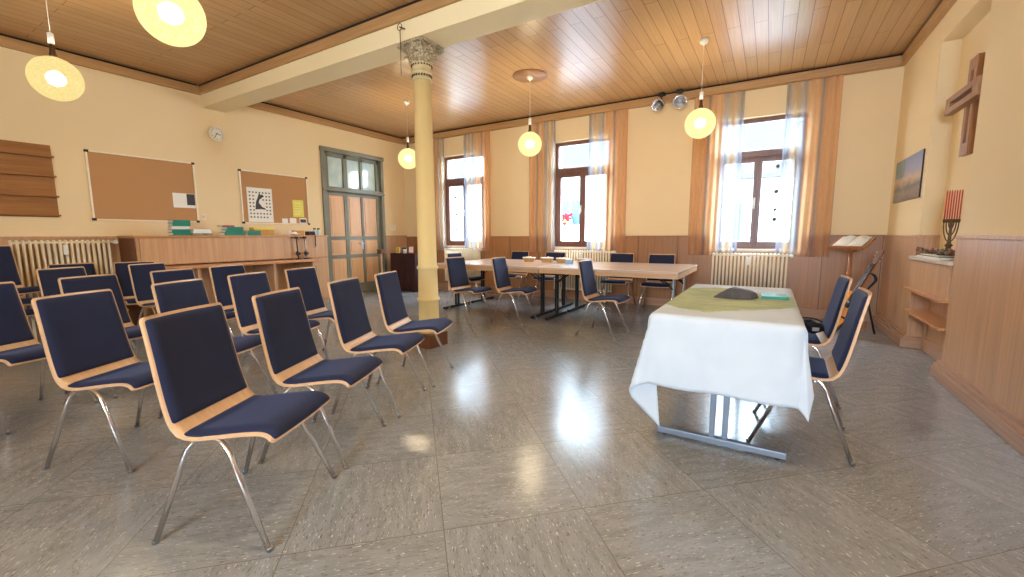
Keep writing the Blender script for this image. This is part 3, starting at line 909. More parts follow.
# ================================================================== TABLES
def t_leg(parent, x, y, h, length, mat, along='y'):
    lg = MB()
    L = length / 2
    lg.box(x - 0.02, x + 0.02, y - L, y + L, 0.008, 0.045, 0.006)
    for s in (-0.032, 0.032):
        lg.box(x - 0.012, x + 0.012, y + s - 0.014, y + s + 0.014, 0.04, h, 0.003)
    lg.box(x - 0.018, x + 0.018, y - L * 0.86, y + L * 0.86, h - 0.03, h, 0.004)
    o = lg.build('leg', mat, parent)
    for s in (-1, 1):
        MB().lathe([(0.016, 0), (0.016, 0.009)], 10, (x, y + s * (L - 0.04), 0)).build('foot_pad', M['black'], o)
    return o
def long_table(name, label, cx, cy, lx, wy, h, mats, group=None):
    t = thing(name, label, 'table', (cx, cy, 0), 0, group)
    MB().box(-lx / 2, lx / 2, -wy / 2, wy / 2, h - 0.026, h, 0.004).build('tabletop', M['beech_table'], t)
    ap = MB()
    for s in (-1, 1):
        ap.box(-lx / 2 + 0.006, lx / 2 - 0.006, s * (wy / 2 - 0.006) - (0.02 if s > 0 else 0), s * (wy / 2 - 0.006) + (0 if s > 0 else 0.02), h - 0.082, h - 0.026)
        ap.box(s * (lx / 2 - 0.006) - (0.02 if s > 0 else 0), s * (lx / 2 - 0.006) + (0 if s > 0 else 0.02), -wy / 2 + 0.026, wy / 2 - 0.026, h - 0.082, h - 0.026)
    ap.build('apron', M['tableedge'], t)
    for s, mt in ((-1, mats[0]), (1, mats[1])):
        t_leg(t, s * (lx / 2 - 0.11), 0, h - 0.028, wy - 0.06, mt)
    for s_ in (-1, 1):
        x = s_ * (lx / 2 - 0.11)
        for q in (-0.05, 0.05):
            MB().tube([(x, q, h - 0.24), (x - s_ * 0.26, q, h - 0.05)], 0.008, 8).build('brace', M['blacksteel'], t)
    return t
HT = 0.73
TB = [(-3.53, 5.405, 'front'), (-1.745, 5.405, 'front'), (-3.53, 6.135, 'rear'), (-1.745, 6.135, 'rear')]
LB = ['beech folding table of the long group, chair side nearest the column', 'beech folding table of the long group, its bare open end facing the white table', 'beech folding table of the long group on the window side nearest the column', 'beech folding table of the long group on the window side at the open end']
for (cx, cy, _), lab, mt in zip(TB, LB, (('b', 'b'), ('b', 'g'), ('b', 'b'), ('b', 'g'))):
    mm = [M['blacksteel'] if q == 'b' else M['steel'] for q in mt]
    long_table('folding_table', lab, cx, cy, 1.78, 0.725, HT, mm, 'tables pushed together')

# table under the white cloth: feet run along X
wt = thing('folding_table', 'folding table on grey steel feet hidden under the white cloth', 'table', (-0.18, 3.09, 0), R(90))
MB().box(-0.79, 0.79, -0.335, 0.335, 0.705, 0.731, 0.004).build('tabletop', M['beech_table'], wt)
for s in (-1, 1):
    t_leg(wt, s * 0.615, 0.0, 0.705, 0.64, M['greymetal'])

# tablecloth
cx0, cx1, cy0, cy1, cz = -0.18 - 0.337, -0.18 + 0.337, 3.09 - 0.792, 3.09 + 0.792, 0.734
OL, OR_, OF, OB = 0.50, 0.262, 0.385, 0.16
FOLD_L = [(14, (-0.575, 2.250, 0.335)), (26, (-0.617, 2.258, 0.305)), (33, (-0.606, 2.280, 0.255)), (52, (-0.452, 2.298, 0.112)), (70, (-0.52, 2.37, 0.17))]
FOLD_R = [(15, (0.185, 2.262, 0.325)), (34, (0.198, 2.260, 0.305)), (50, (0.214, 2.290, 0.42)), (70, (0.205, 2.315, 0.46))]
def corner_fold(dx, dy, r, off):
    """cloth hanging from a front corner of the table: straight lines from the corner to a folded hem"""
    left = dx < 0
    o = OL if left else OR_
    cxn = cx0 if left else cx1
    ph = math.degrees(math.atan2(abs(dx), abs(dy)))
    rm = min(o / max(1e-6, math.sin(R(ph))), OF / max(1e-6, math.cos(R(ph))))
    h0 = cloth_pt(cxn, cy0 - OF); h1 = cloth_pt(cxn + (-o if left else o), cy0)
    P = [(0, tuple(h0))] + (FOLD_L if left else FOLD_R) + [(90, tuple(h1))]
    i = 0
    while i < len(P) - 2 and ph > P[i + 1][0]:
        i += 1
    t = (ph - P[i][0]) / (P[i + 1][0] - P[i][0]); t = t * t * (3 - 2 * t) * 0.4 + t * 0.6
    hem = Vector(P[i][1]).lerp(Vector(P[i + 1][1]), t)
    c = Vector((cxn, cy0, cz)); k = r / rm
    p = c.lerp(hem, k)
    return p
def cloth_pt(px, py, off=0.0):
    qx = min(max(px, cx0), cx1); qy = min(max(py, cy0), cy1)
    dx, dy = px - qx, py - qy
    r = math.hypot(dx, dy)
    if dy < 0 and dx != 0 and r > 1e-6:
        return corner_fold(dx, dy, r, off)
    if r < 1e-6:
        return Vector((px, py, cz + off))
    ux, uy = dx / r, dy / r
    corner = 2 * abs(ux * uy)
    along = (px if abs(uy) > abs(ux) else py)
    rip = 0.012 * math.sin(along * 17 + 1.3) * min(1, r / 0.25)
    kf = 0.20 if dx < 0 else 0.06
    flare = 0.06 * r + corner * (kf * min(r, 0.42) - 0.55 * max(0.0, r - 0.42))
    out = flare + rip * (1 - corner) + 0.012 * min(1, r / 0.03)
    fold = 0.0
    drop = r - 0.045 * corner * min(1, r / 0.3)
    return Vector((qx + ux * (out + off) - uy * fold, qy + uy * (out + off) + ux * fold, cz + off - max(0, drop - 0.006 * min(1, r / 0.02))))
def axis_samples(a0, a1, o0, o1, n_in, n_out):
    xs = [a0 - o0 + o0 * k / n_out for k in range(n_out)]
    xs += [a0 + (a1 - a0) * k / n_in for k in range(n_in)]
    xs += [a1 + o1 * k / n_out for k in range(n_out + 1)]
    return xs
XS = axis_samples(cx0, cx1, OL, OR_, 14, 22); YS = axis_samples(cy0, cy1, OF, OB, 36, 22)
cl = MB()
V = [[cl.bm.verts.new(cloth_pt(x, y)) for y in YS] for x in XS]
for i in range(len(XS) - 1):
    for j in range(len(YS) - 1):
        f = cl.bm.faces.new((V[i][j], V[i + 1][j], V[i + 1][j + 1], V[i][j + 1])); f.smooth = True
tc_ = cl.build('tablecloth', M['linen'])
tag(tc_, 'white cloth draped over the table at the front, hanging in corner folds', 'tablecloth')
sol = tc_.modifiers.new('thick', 'SOLIDIFY'); sol.thickness = 0.002; sol.offset = 0

# green runner with ragged edge
outline = [(-0.515, 2.66), (-0.44, 2.56), (-0.36, 2.50), (-0.27, 2.46), (-0.24, 2.48), (-0.20, 2.54), (-0.13, 2.60), (-0.05, 2.67), (0.03, 2.74), (0.10, 2.80), (0.153, 2.86), (0.153, 3.0), (0.153, 3.15), (0.153, 3.27), (0.10, 3.36), (0.0, 3.42), (-0.10, 3.52), (-0.2, 3.60), (-0.31, 3.66), (-0.38, 3.62), (-0.45, 3.58), (-0.515, 3.52), (-0.515, 3.25), (-0.515, 2.95)]
ro = []
for k in range(len(outline)):
    a, b = Vector((*outline[k], 0)), Vector((*outline[(k + 1) % len(outline)], 0))
    for q in range(4):
        p = a.lerp(b, q / 4)
        edge = abs(p.x - 0.153) < 0.003 or abs(p.x + 0.515) < 0.003
        ro.append((p.x + (0 if edge else random.uniform(-0.008, 0.008)), p.y + random.uniform(-0.008, 0.008)))
tag(MB().prism(ro, 0.003, Matrix.Translation((0, 0, 0.7356))).build('table_runner', M['runner']), 'moss green runner with ragged edges lying on the white tablecloth', 'cloth')

# dark stone
st = MB()
pts = [(-0.145, 0.0, 0.0), (-0.06, -0.085, 0.0), (0.07, -0.10, 0.0), (0.14, -0.03, 0.0), (0.135, 0.06, 0.0), (0.02, 0.11, 0.0), (-0.09, 0.07, 0.0),
       (-0.10, 0.0, 0.030), (-0.05, -0.02, 0.064), (0.0, 0.03, 0.070), (0.03, -0.045, 0.060), (0.125, -0.03, 0.035), (0.12, 0.04, 0.046), (0.06, -0.085, 0.026)]
vs = [st.bm.verts.new(p) for p in pts]
bmesh.ops.convex_hull(st.bm, input=vs)
bmesh.ops.bevel(st.bm, geom=st.bm.edges[:], offset=0.006, segments=2, affect='EDGES')
tag(st.build('slate_stone', M['slate'], None, (-0.175, 3.12, 0.7378), (0, 0, R(25))), 'dark grey faceted stone lying on the green runner', 'stone')
bk = thing('song_book', 'teal softcover book lying beside the dark stone', 'book', (0.045, 3.25, 0.7378), R(3))
MB().box(-0.075, 0.075, -0.105, 0.105, 0.0, 0.018, 0.003).build('cover', M['teal'], bk)
MB().box(-0.0755, 0.07, -0.1, 0.1, 0.004, 0.014).build('pages', M['paper'], bk)

# bag on the second side chair
bg = thing('shoulder_bag', 'small black bag with a strap lying on the chair beside the white table', 'bag', (0.285, 3.64, 0.468), R(10))
def bag_fn(u, v):
    a = u * 2 * PI; p = (v - 0.5) * PI
    return Vector((0.072 * math.copysign(abs(math.cos(a)) ** 0.7, math.cos(a)) * math.cos(p) ** 0.6, 0.12 * math.copysign(abs(math.sin(a)) ** 0.7, math.sin(a)) * math.cos(p) ** 0.6, 0.03 + 0.03 * math.sin(p) + 0.008 * math.sin(a * 5 + 1) * math.cos(p) + 0.007 * math.sin(a * 3 + p * 4)))
m_ = MB(); m_.grid(bag_fn, 28, 12); bmesh.ops.remove_doubles(m_.bm, verts=m_.bm.verts[:], dist=0.0005)
m_.build('body', M['black_cloth'], bg)
MB().tube([(0.07 * math.cos(q / 10 * PI), 0.02 + 0.13 * math.sin(q / 10 * PI) * 0.6, 0.062 + 0.012 * math.sin(q / 10 * PI)) for q in range(11)], 0.006, 8).build('strap', M['black'], bg)
MB().box(-0.02, 0.02, -0.124, -0.116, 0.02, 0.045, 0.003).build('buckle', M['steel'], bg)

# baskets on the long table
def basket(label, x, y, first=None):
    if first is not None:
        return dup(first, 'bread_basket', (x, y, HT), R(random.uniform(-8, 8)), label)
    t = thing('bread_basket', label, 'basket', (x, y, HT), 0, 'baskets on the long table')
    w = MB(); n = 28
    for k in range(7):
        z = 0.006 + k * 0.011; e = 1 + 0.16 * k / 6
        w.tube([(0.105 * e * math.cos(2 * PI * q / n) , 0.07 * e * math.sin(2 * PI * q / n), z + 0.002 * (q % 2)) for q in range(n)], 0.0062, 6, closed=True)
    w.prism([(0.103 * math.cos(2 * PI * q / n), 0.068 * math.sin(2 * PI * q / n)) for q in range(n)], 0.006)
    w.build('body', M['wicker'], t)
    e = 1.2
    MB().tube([(0.105 * e * math.cos(2 * PI * q / n), 0.07 * e * math.sin(2 * PI * q / n), 0.08) for q in range(n)], 0.009, 8, closed=True).build('rim', M['napkin'], t)
    nm = MB()
    nm.grid(lambda u, v: Vector((0.118 * (u * 2 - 1) * math.sqrt(max(0, 1 - (v * 2 - 1) ** 2 * 0.6)), 0.075 * (v * 2 - 1), 0.070 + 0.028 * math.exp(-((u - 0.5) ** 2 + (v - 0.5) ** 2) * 7) + 0.007 * math.sin(u * 15 + v * 9))), 14, 12)
    nm.build('napkin', M['napkin'], t)
    t.scale = (0.84, 0.9, 0.85)
    return t
b0 = basket('white-rimmed wicker basket on the long table, nearest the column', -3.29, 5.98)
basket('white-rimmed wicker basket on the long table, second from the column', -2.99, 6.02, b0)
basket('white-rimmed wicker basket on the long table, beside the light blue carton', -2.70, 5.98, b0)
basket('white-rimmed wicker basket on the long table, behind the lone chair', -2.36, 6.0, b0)
ct = thing('carton', 'small light blue carton between two baskets on the long table', 'carton', (-2.53, 5.84, HT))
MB().box(-0.05, 0.05, -0.03, 0.03, 0, 0.07, 0.003).build('box', M['blue'], ct)
MB().box(-0.051, 0.051, -0.031, 0.031, 0.055, 0.072, 0.003).build('lid', M['napkin'], ct)

# ================================================================== PENDANTS
def pendant(label, x, y, first=None):
    if first is not None:
        r = dup(first, 'pendant_lamp', (x, y, ZC), R(random.uniform(0, 360)), label)
        ld = bpy.data.objects.new('pendant_light', first['_l'] and bpy.data.lights[first['_l']]); col.objects.link(ld); ld.parent = r; ld.location = (0, 0, -0.9)
        return r
    t = thing('pendant_lamp', label, 'lamp', (x, y, ZC), 0, 'globe pendant lamps')
    MB().lathe([(0.045, 0), (0.048, -0.02), (0.04, -0.045), (0.012, -0.06), (0.006, -0.07)], 20).build('ceiling_rose', M['white'], t)
    MB().tube([(0, 0, -0.06), (0, 0, -0.66)], 0.0028, 6).build('cord', M['white'], t)
    MB().lathe([(0.01, -0.555), (0.02, -0.56), (0.02, -0.635), (0.008, -0.64)], 14).build('cord_grip', M['white'], t)
    MB().lathe([(0.008, -0.64), (0.016, -0.65), (0.018, -0.70), (0.024, -0.72), (0.026, -0.745)], 16).build('socket', M['bronze'], t)
    g = MB(); prof_ = []
    for k in range(25):
        a = k / 24 * PI
        r_ = 0.163 * math.sin(a)
        z = -0.9 + 0.163 * math.cos(a)
        if k == 0:
            prof_.append((0.032, z - 0.002)); continue
        prof_.append((r_ if k < 24 else 0.0, z))
    g.lathe(prof_[::-1], 36)
    g.build('globe', M['globe'], t)
    MB().lathe([(0.0, -0.835), (0.028, -0.848), (0.05, -0.88), (0.054, -0.905), (0.042, -0.94), (0.0, -0.96)], 16).build('bulb', M['bulb'], t)
    l = bpy.data.lights.new('pendant_light', 'POINT'); l.energy = LAMP_W; l.color = LAMP_COL; l.shadow_soft_size = 0.06; l.use_shadow = True
    lo = bpy.data.objects.new('pendant_light', l); col.objects.link(lo); lo.parent = t; lo.location = (0, 0, -0.9)
    t['_l'] = l.name
    return t
LAMPS = [(-2.97, 1.21, 'lit glass globe pendant cut by the top of the picture'), (-4.93, 1.174, 'lit glass globe pendant above the wall shelf rack, far from the beam'),
         (-5.13, 5.24, 'lit glass globe pendant half hidden by the column'), (-2.92, 5.33, 'lit glass globe pendant before the second window, under the round ceiling plate'), (-0.757, 5.396, 'lit glass globe pendant before the third window'), (-0.757, 1.19, 'unseen globe pendant above the camera side of the white table, added for light')]  # last one out of view: completes the grid, added to brighten right wall
p0 = None
for x, y, lab in LAMPS:
    q = pendant(lab, x, y, p0)
    p0 = p0 or q
for o in [o for o in bpy.data.objects if o.type == 'LIGHT' and o.parent is not None]:
    o.data = o.data.copy()
    px_, py_ = o.parent.location.x, o.parent.location.y
    if px_ < -4:
        for g_ in o.parent.children:
            if g_.name.startswith('globe'):
                g_.material_slots[0].link = 'OBJECT'; g_.material_slots[0].material = M['globe_clear'] if py_ < 4 else M['globe']
    o.data.energy = LAMP_W * (0.5 if px_ < -4 and py_ < 4 else 0.78 if py_ > 4 else 1.7 if px_ > -1.5 else 1.3 if px_ < -4 else 1.0)
for o in bpy.data.objects:
    if '_l' in o:
        del o['_l']
tag(MB().lathe([(0.0, 0), (0.24, 0.0), (0.24, -0.008), (0.0, -0.010)], 40).build('ceiling_plate', M['plate'], None, (-2.92, 5.33, ZC - 0.0005)), 'round wooden plate on the ceiling around a pendant cord', 'ceiling plate')

# spotlights on the cornice
def spot(label, x, first=None):
    loc = (x, YB - 0.10, 3.27)
    if first is not None:
        return dup(first, 'spotlight', loc, R(12), label)
    t = thing('spotlight', label, 'spotlight', loc, R(-14), 'cornice spotlights')
    MB().box(-0.03, 0.03, -0.045, 0.0, -0.015, 0.02, 0.004).build('bracket', M['black'], t)
    MB().tube([(0, -0.022, -0.015), (0, -0.03, -0.07), (0, -0.05, -0.09)], 0.007, 8).build('arm', M['black'], t)
    rot = Matrix.Translation((0, -0.09, -0.13)) @ Matrix.Rotation(R(112), 4, 'X')
    h = MB().lathe([(0.02, -0.07), (0.045, -0.06), (0.068, 0.0), (0.072, 0.03), (0.066, 0.034), (0.058, 0.01), (0.02, -0.02), (0.0, -0.02)], 20, mat=rot).build('head', M['chrome'], t)
    MB().lathe([(0.028, -0.012), (0.03, 0.006), (0.0, 0.012)], 14, mat=rot).build('reflector', M['steel'], h)
    t.scale = (1.45, 1.45, 1.3)
    return t
s0 = spot('chrome spotlight on the back cornice, farther from the globe lamp', -1.535)
spot('chrome spotlight on the back cornice, nearer the globe lamp', -1.29, s0)

# ================================================================== CURTAINS
def curtain(label, x0, x1, mat, seedv):
    z0, z1 = 0.84, 3.165; w = x1 - x0
    n = max(4, round(w / 0.085)); rnd = random.Random(seedv); ph = rnd.random() * 6
    def fn(u, v):
        x = u * w - w / 2
        amp = 0.013 + 0.008 * (1 - v)
        y = amp * math.sin(u * n * 2 * PI + ph + 0.5 * math.sin(v * 3 + u * 4)) + 0.004 * math.sin(u * n * 5)
        return Vector((x * (1.0 + 0.03 * (1 - v)), y, z0 + (z1 - z0) * v))
    m = MB(); m.grid(fn, n * 12, 24)
    o = m.build('curtain', mat, None, ((x0 + x1) / 2, YB - 0.063, 0))
    return tag(o, label, 'curtain', 'sheer striped curtains')
curtain('sheer striped curtain at the first window, on the column side', -6.37, -5.93, M['curtain_l'], 1)
curtain('sheer striped curtain at the first window, away from the column', -5.40, -4.76, M['curtain_r'], 2)
curtain('sheer striped curtain at the second window, behind the middle globe lamp', -3.90, -3.37, M['curtain_l'], 3)
curtain('sheer striped curtain at the second window, on the spotlight side', -2.74, -2.08, M['curtain_r'], 4)
curtain('sheer striped curtain at the third window, behind the globe lamp', -1.08, -0.42, M['curtain_l'], 5)
curtain('sheer striped curtain at the third window, on the music stand side', 0.08, 0.68, M['curtain_r'], 6)

# ornaments hanging in windows
def garland(label, x, z0, z1, beads):
    t = thing('window_garland', label, 'garland', (x, YB + 0.055, z0), 0, 'garlands hanging in the windows')
    MB().tube([(0, 0, 0), (0, 0, z1 - z0)], 0.0016, 5).build('thread', M['ornament'], t)
    for k, bz in enumerate(beads):
        if k % 2 == 0:
            MB().sphere((0, 0, bz - z0), 0.032, 10, (1, 0.4, 1)).build('bead', M['ornament'], t)
        else:
            m = MB(); m.prism([(0, 0.03), (0.02, 0.012), (0.026, -0.004), (0.012, -0.02), (0, -0.03), (-0.012, -0.02), (-0.026, -0.004), (-0.02, 0.012)], 0.008, Matrix.Translation((0, 0.004, bz - z0)) @ Matrix.Rotation(R(90), 4, 'X')); m.build('bead', M['ornament'], t)
garland('string of small grey ornaments hanging in the first window', -5.72, 1.23, 2.235, [1.28, 1.43, 1.6, 1.76, 1.95])
garland('string of small grey ornaments hanging in the third window', 0.035, 1.33, 2.235, [1.36, 1.5, 1.75, 2.1])

# ================================================================== RADIATORS
def radiator(label, axis, a0, a1, z0, z1, face, depth):
    """axis 'x': along X, mounted before the back wall; 'y': along Y before the left wall"""
    n = round((a1 - a0) / 0.048)
    if axis == 'x':
        t = thing('radiator', label, 'radiator', (a0, face, z0), 0, 'column radiators')
    else:
        t = thing('radiator', label, 'radiator', (face, a0, z0), R(90), 'column radiators')
    h = z1 - z0; p = (a1 - a0) / n; d = 0.011
    sec = MB()
    for s in (-1, 1):
        sec.tube([(0, s * d, 0.02), (0, s * d, h - 0.02)], 0.0125, 8)
    sec.tube([(0, -d, h - 0.018), (0, 0, h - 0.006), (0, d, h - 0.018)], 0.015, 8); sec.tube([(0, -d, 0.018), (0, 0, 0.008), (0, d, 0.018)], 0.015, 8)
    me = sec.mesh('section', M['rad'])
    for k in range(n):
        o = bpy.data.objects.new('section', me); col.objects.link(o); o.parent = t; o.location = ((k + 0.5) * p, 0, 0)
    hd = MB()
    hd.tube([(p / 2, 0, h - 0.022), (a1 - a0 - p / 2, 0, h - 0.022)], 0.014, 8); hd.tube([(p / 2, 0, 0.022), (a1 - a0 - p / 2, 0, 0.022)], 0.014, 8)
    hd.build('header', M['rad'], t)
    vl = MB().tube([(a1 - a0 - p / 2, 0, h - 0.022), (a1 - a0 + 0.03, 0, h - 0.022)], 0.011, 8)
    vl.tube([(a1 - a0 + 0.03, 0, h - 0.022), (a1 - a0 + 0.03, depth / 2 if axis == 'x' else depth / 2, h - 0.022)], 0.011, 8)
    vo = vl.build('pipe', M['rad'], t)
    MB().lathe([(0.02, 0), (0.024, 0.01), (0.024, 0.06), (0.018, 0.07)], 14, mat=Matrix.Translation((a1 - a0 + 0.03, 0.0, h - 0.022)) @ Matrix.Rotation(R(90), 4, 'X')).build('valve', M['white'], vo)
    mt = MB().box((a1 - a0) * 0.5 - 0.02, (a1 - a0) * 0.5 + 0.02, -depth / 2 - 0.03, -depth / 2, h - 0.16, h - 0.05, 0.003)
    mt.build('meter', M['white'], t)
    ft = MB()
    for q in (0.12, 0.88):
        ft.box((a1 - a0) * q - 0.015, (a1 - a0) * q + 0.015, -0.02, 0.02, -z0, 0.012)
    ft.build('stand', M['rad'], t)
    return t
radiator('cream radiator under the first window, behind the long table', 'x', -5.90, -4.96, 0.2, 0.885, YB - 0.145, 0.08)
radiator('cream radiator under the second window', 'x', -3.34, -2.24, 0.18, 0.885, YB - 0.145, 0.08)
radiator('cream radiator under the third window, behind the white table', 'x', -0.735, 0.24, 0.15, 0.875, YB - 0.145, 0.08)
radiator('cream radiator on the left wall beside the wooden cabinet', 'y', 1.12, 1.97, 0.22, 1.115, XL + 0.12, 0.13)

# ================================================================== LEFT WALL THINGS
# hymn rack
rk = thing('display_rack', 'dark wooden rack with narrow ledges on the left wall', 'rack', (XL + 0.004, 0.55, 1.385))
MB().box(0.0, 0.018, 0, 1.02, 0, 0.81, 0.003).build('back_board', M['rack'], rk)
for z in (0.02, 0.235, 0.46, 0.68):
    MB().box(0.018, 0.07 if z > 0.1 else 0.05, 0, 1.03, z - 0.009, z + 0.009, 0.002).build('ledge', M['rack'], rk)

def pinboard(label, y0, y1, z0, z1):
    t = thing('cork_board', label, 'notice board', (XL, y0, z0), 0, 'cork boards on the left wall')
    w, h = y1 - y0, z1 - z0
    MB().box(0.002, 0.012, 0.012, w - 0.012, 0.012, h - 0.012).build('cork_panel', M['cork'], t)
    f = MB()
    f.box(0, 0.022, -0.004, 0.018, 0, h, 0.003); f.box(0, 0.022, w - 0.018, w + 0.004, 0, h, 0.003); f.box(0, 0.02, 0.018, w - 0.018, 0, 0.018, 0.003); f.box(0, 0.02, 0.018, w - 0.018, h - 0.018, h, 0.003)
    f.build('board_frame', M['cork_trim'], t)
    for yy in (0.012, w - 0.012):
        for zz in (0.012, h - 0.012):
            MB().box(0, 0.024, yy - 0.02, yy + 0.02, zz - 0.016, zz + 0.016, 0.004).build('corner_cap', M['black'], t)
    return t
pinboard('wide empty cork board on the left wall holding one printed sheet', 1.86, 2.995, 1.36, 2.20)
pinboard('cork board beside the door holding a calendar and yellow note', 3.60, 4.735, 1.36, 2.19)
XP = XL + 0.0135
ns = thing('printed_sheet', 'white printed sheet with a photo pinned to the wide cork board', 'sheet', (XP, 2.703, 1.56))
MB().box(0, 0.0025, 0, 0.27, 0, 0.20).build('page', M['lined'], ns)
MB().box(0.0025, 0.004, 0.165, 0.265, 0.04, 0.195).build('photo', M['print'], ns)
cal = thing('calendar_sheet', 'tall white calendar with rows of dates and a dark animal drawing', 'calendar', (XP, 3.69, 1.385))
MB().box(0, 0.0025, 0, 0.40, 0, 0.545).build('page', M['paper'], cal)
dots = MB()
for r_ in range(8):
    for c_ in range(7):
        if r_ < 6 and (2 <= c_ <= (3 if r_ < 3 else 4)) and r_ > 0:
            continue
        if r_ == 7 and c_ > 5:
            continue
        dots.box(0.0025, 0.0035, 0.03 + c_ * 0.052, 0.054 + c_ * 0.052, 0.46 - r_ * 0.056, 0.482 - r_ * 0.056)
dots.build('dates', M['print'], cal)
an = [(0.0, 0.0), (0.10, 0.01), (0.16, 0.0), (0.165, 0.02), (0.11, 0.045), (0.085, 0.08), (0.06, 0.11), (0.075, 0.16), (0.12, 0.19), (0.14, 0.225), (0.125, 0.245), (0.095, 0.235), (0.085, 0.26), (0.07, 0.255), (0.06, 0.22), (0.045, 0.18), (0.02, 0.13), (0.01, 0.07)]
MB().prism(an, 0.0015, Matrix.Translation((0.0026, 0.115, 0.2)) @ Matrix(((0, 0, 1, 0), (1, 0, 0, 0), (0, 1, 0, 0), (0, 0, 0, 1)))).build('drawing', M['print'], cal)
yn = thing('yellow_note', 'yellow sheet pinned at the right of the second cork board', 'note', (XP, 4.44, 1.49))
MB().box(0, 0.0025, 0, 0.20, 0, 0.29).build('page', M['yellow'], yn)
ln = MB()
for k in range(5):
    ln.box(0.0025, 0.0032, 0.02, 0.15 + 0.02 * (k % 2), 0.05 + k * 0.045, 0.056 + k * 0.045)
ln.build('pencil_lines', M['cork_trim'], yn)
for k, (yy, hh, ww, mk, lab) in enumerate(((4.235, 0.075, 0.10, 'paper', 'small white card at the foot of the second cork board'), (4.37, 0.085, 0.12, 'lined', 'white photo card at the foot of the second cork board'), (4.55, 0.09, 0.13, 'print', 'dark picture postcard at the foot of the second cork board'))):
    c_ = thing('postcard', lab, 'card', (XP, yy, 1.382), 0, 'cards on the second board')
    MB().box(0, 0.0025, 0, ww, 0, hh).build('page', M['paper'], c_)
    MB().box(0.0025, 0.0035, 0.012, ww - 0.012, 0.012, hh - 0.02).build('picture', M[mk], c_)
MEM = None

# clock
ck = thing('wall_clock', 'small round pale wall clock high on the left wall', 'clock', (XL, 3.33, 2.665))
RY = Matrix.Rotation(R(90), 4, 'Y')
MB().lathe([(0.105, 0), (0.11, 0.01), (0.108, 0.028), (0.098, 0.03), (0.096, 0.02), (0, 0.02)], 36, mat=RY).build('case', M['cork_trim'], ck)
MB().lathe([(0.095, 0.0205), (0.095, 0.0222), (0.0, 0.0224)], 36, mat=RY).build('dial', M['paper'], ck)
def hand(ang, L, w):
    m = MB().box(0.026, 0.028, -w, w, -0.015, L)
    o = m.build('hand', M['black'], ck, (0, 0, 0), (-ang, 0, 0))
hand(R(30 * 8.42) * -1 + 0, 0.05, 0.004)
hand(R(150) * -1, 0.075, 0.003)
MB().lathe([(0.008, 0.024), (0.008, 0.03), (0, 0.031)], 12, mat=RY).build('hub', M['black'], ck)
num = MB()
for k in range(1, 13):
    cu = bpy.data.curves.new('numeral', 'FONT'); cu.body = str(k); cu.size = 0.026; cu.align_x = 'CENTER'; cu.align_y = 'CENTER'; cu.extrude = 0.0006
    tmp = bpy.data.objects.new('numeral', cu); col.objects.link(tmp)
    bpy.context.view_layer.update()
    me = bpy.data.meshes.new_from_object(tmp.evaluated_get(bpy.context.evaluated_depsgraph_get()))
    a = R(30 * k)
    me.transform(Matrix.Translation((0.0245, 0.076 * math.sin(a), 0.076 * math.cos(a))) @ Matrix(((0, 0, 1, 0), (1, 0, 0, 0), (0, 1, 0, 0), (0, 0, 0, 1))))
    num.bm.from_mesh(me)
    bpy.data.objects.remove(tmp); bpy.data.meshes.remove(me); bpy.data.curves.remove(cu)
num.build('numerals', M['ornament'], ck)

so = thing('wall_socket', 'small pale socket box on the wall below the corner of the wide cork board', 'socket', (XL, 3.035, 1.40))
MB().box(0, 0.012, 0, 0.05, 0, 0.085, 0.003).build('plate', M['cork_trim'], so)
MB().box(0.012, 0.016, 0.012, 0.038, 0.02, 0.065, 0.002).build('rocker', M['sill'], so)
hw = thing('hook_wire', 'thin wire with a ring hanging on the beam beside the capital', 'wire', (-3.085, 3.095, 2.66))
MB().tube([(0, 0, 0.0), (0.004, 0, 0.40)], 0.0035, 6).build('wire', M['bronze'], hw)
MB().tube([(0.028 * math.cos(2 * PI * q / 16), 0.0, 0.43 + 0.03 * math.sin(2 * PI * q / 16)) for q in range(16)], 0.004, 6, closed=True).build('ring', M['bronze'], hw)
MB().tube([(0.0, 0, 0.43), (0.0, 0.071, 0.44)], 0.006, 6).build('hook', M['bronze'], hw)

# ------------------------------------------------------------------ wooden cabinet with desk ledge
CF = -6.58
cab = thing('wall_cabinet', 'long wooden cabinet with a desk ledge along the left wall', 'cabinet', (XL + 0.045, 2.075, 0))
d = CF - (XL + 0.045); L = 4.69 - 2.075
bd = MB()
bd.box(0.0, d, 0, L, 0.83, 1.14)
bd.box(0.0, d, 2.30, L, 0.08, 0.83)
bd.box(0.0, d, 0, 0.03, 0.0, 0.83); bd.box(0.0, d - 0.04, 2.30, L, 0.0, 0.08)
bd.box(0.0, 0.1, 0.03, 2.30, 0.0, 0.83)
bd.build('body', M['cab'], cab)
MB().box(0.0, d - 0.01, -0.012, 0.0, 0.0, 1.138, 0.002).build('shade_toned_side_panel', M['plinth'], cab)  # darker wood stands in for shade on the cabinet's near side face
MB().box(-0.02, d + 0.02, -0.02, L + 0.02, 1.14, 1.17, 0.005).build('top_board', M['cabtop'], cab)
MB().box(0.1, d + 0.27, 0.03, 2.26, 0.745, 0.785, 0.006).build('desk_ledge', M['cabtop'], cab)
for y in (0.55, 1.55):
    MB().box(0.1, d + 0.18, y, y + 0.04, 0.0, 0.745, 0.003).build('support_panel', M['cab'], cab)
for y0_, y1_ in ((2.31, L - 0.01),):
    dr = MB().box(d, d + 0.018, y0_, y1_, 0.09, 0.775, 0.003).build('door', M['cab'], cab)
    MB().tube([(d + 0.018, y0_ + 0.05, 0.55), (d + 0.04, y0_ + 0.05, 0.56), (d + 0.04, y0_ + 0.05, 0.64), (d + 0.018, y0_ + 0.05, 0.65)], 0.005, 8).build('handle', M['steel'], dr)
MB().box(d, d + 0.018, 0.03, L - 0.01, 0.80, 1.135, 0.003).build('front_panel', M['cab'], cab)

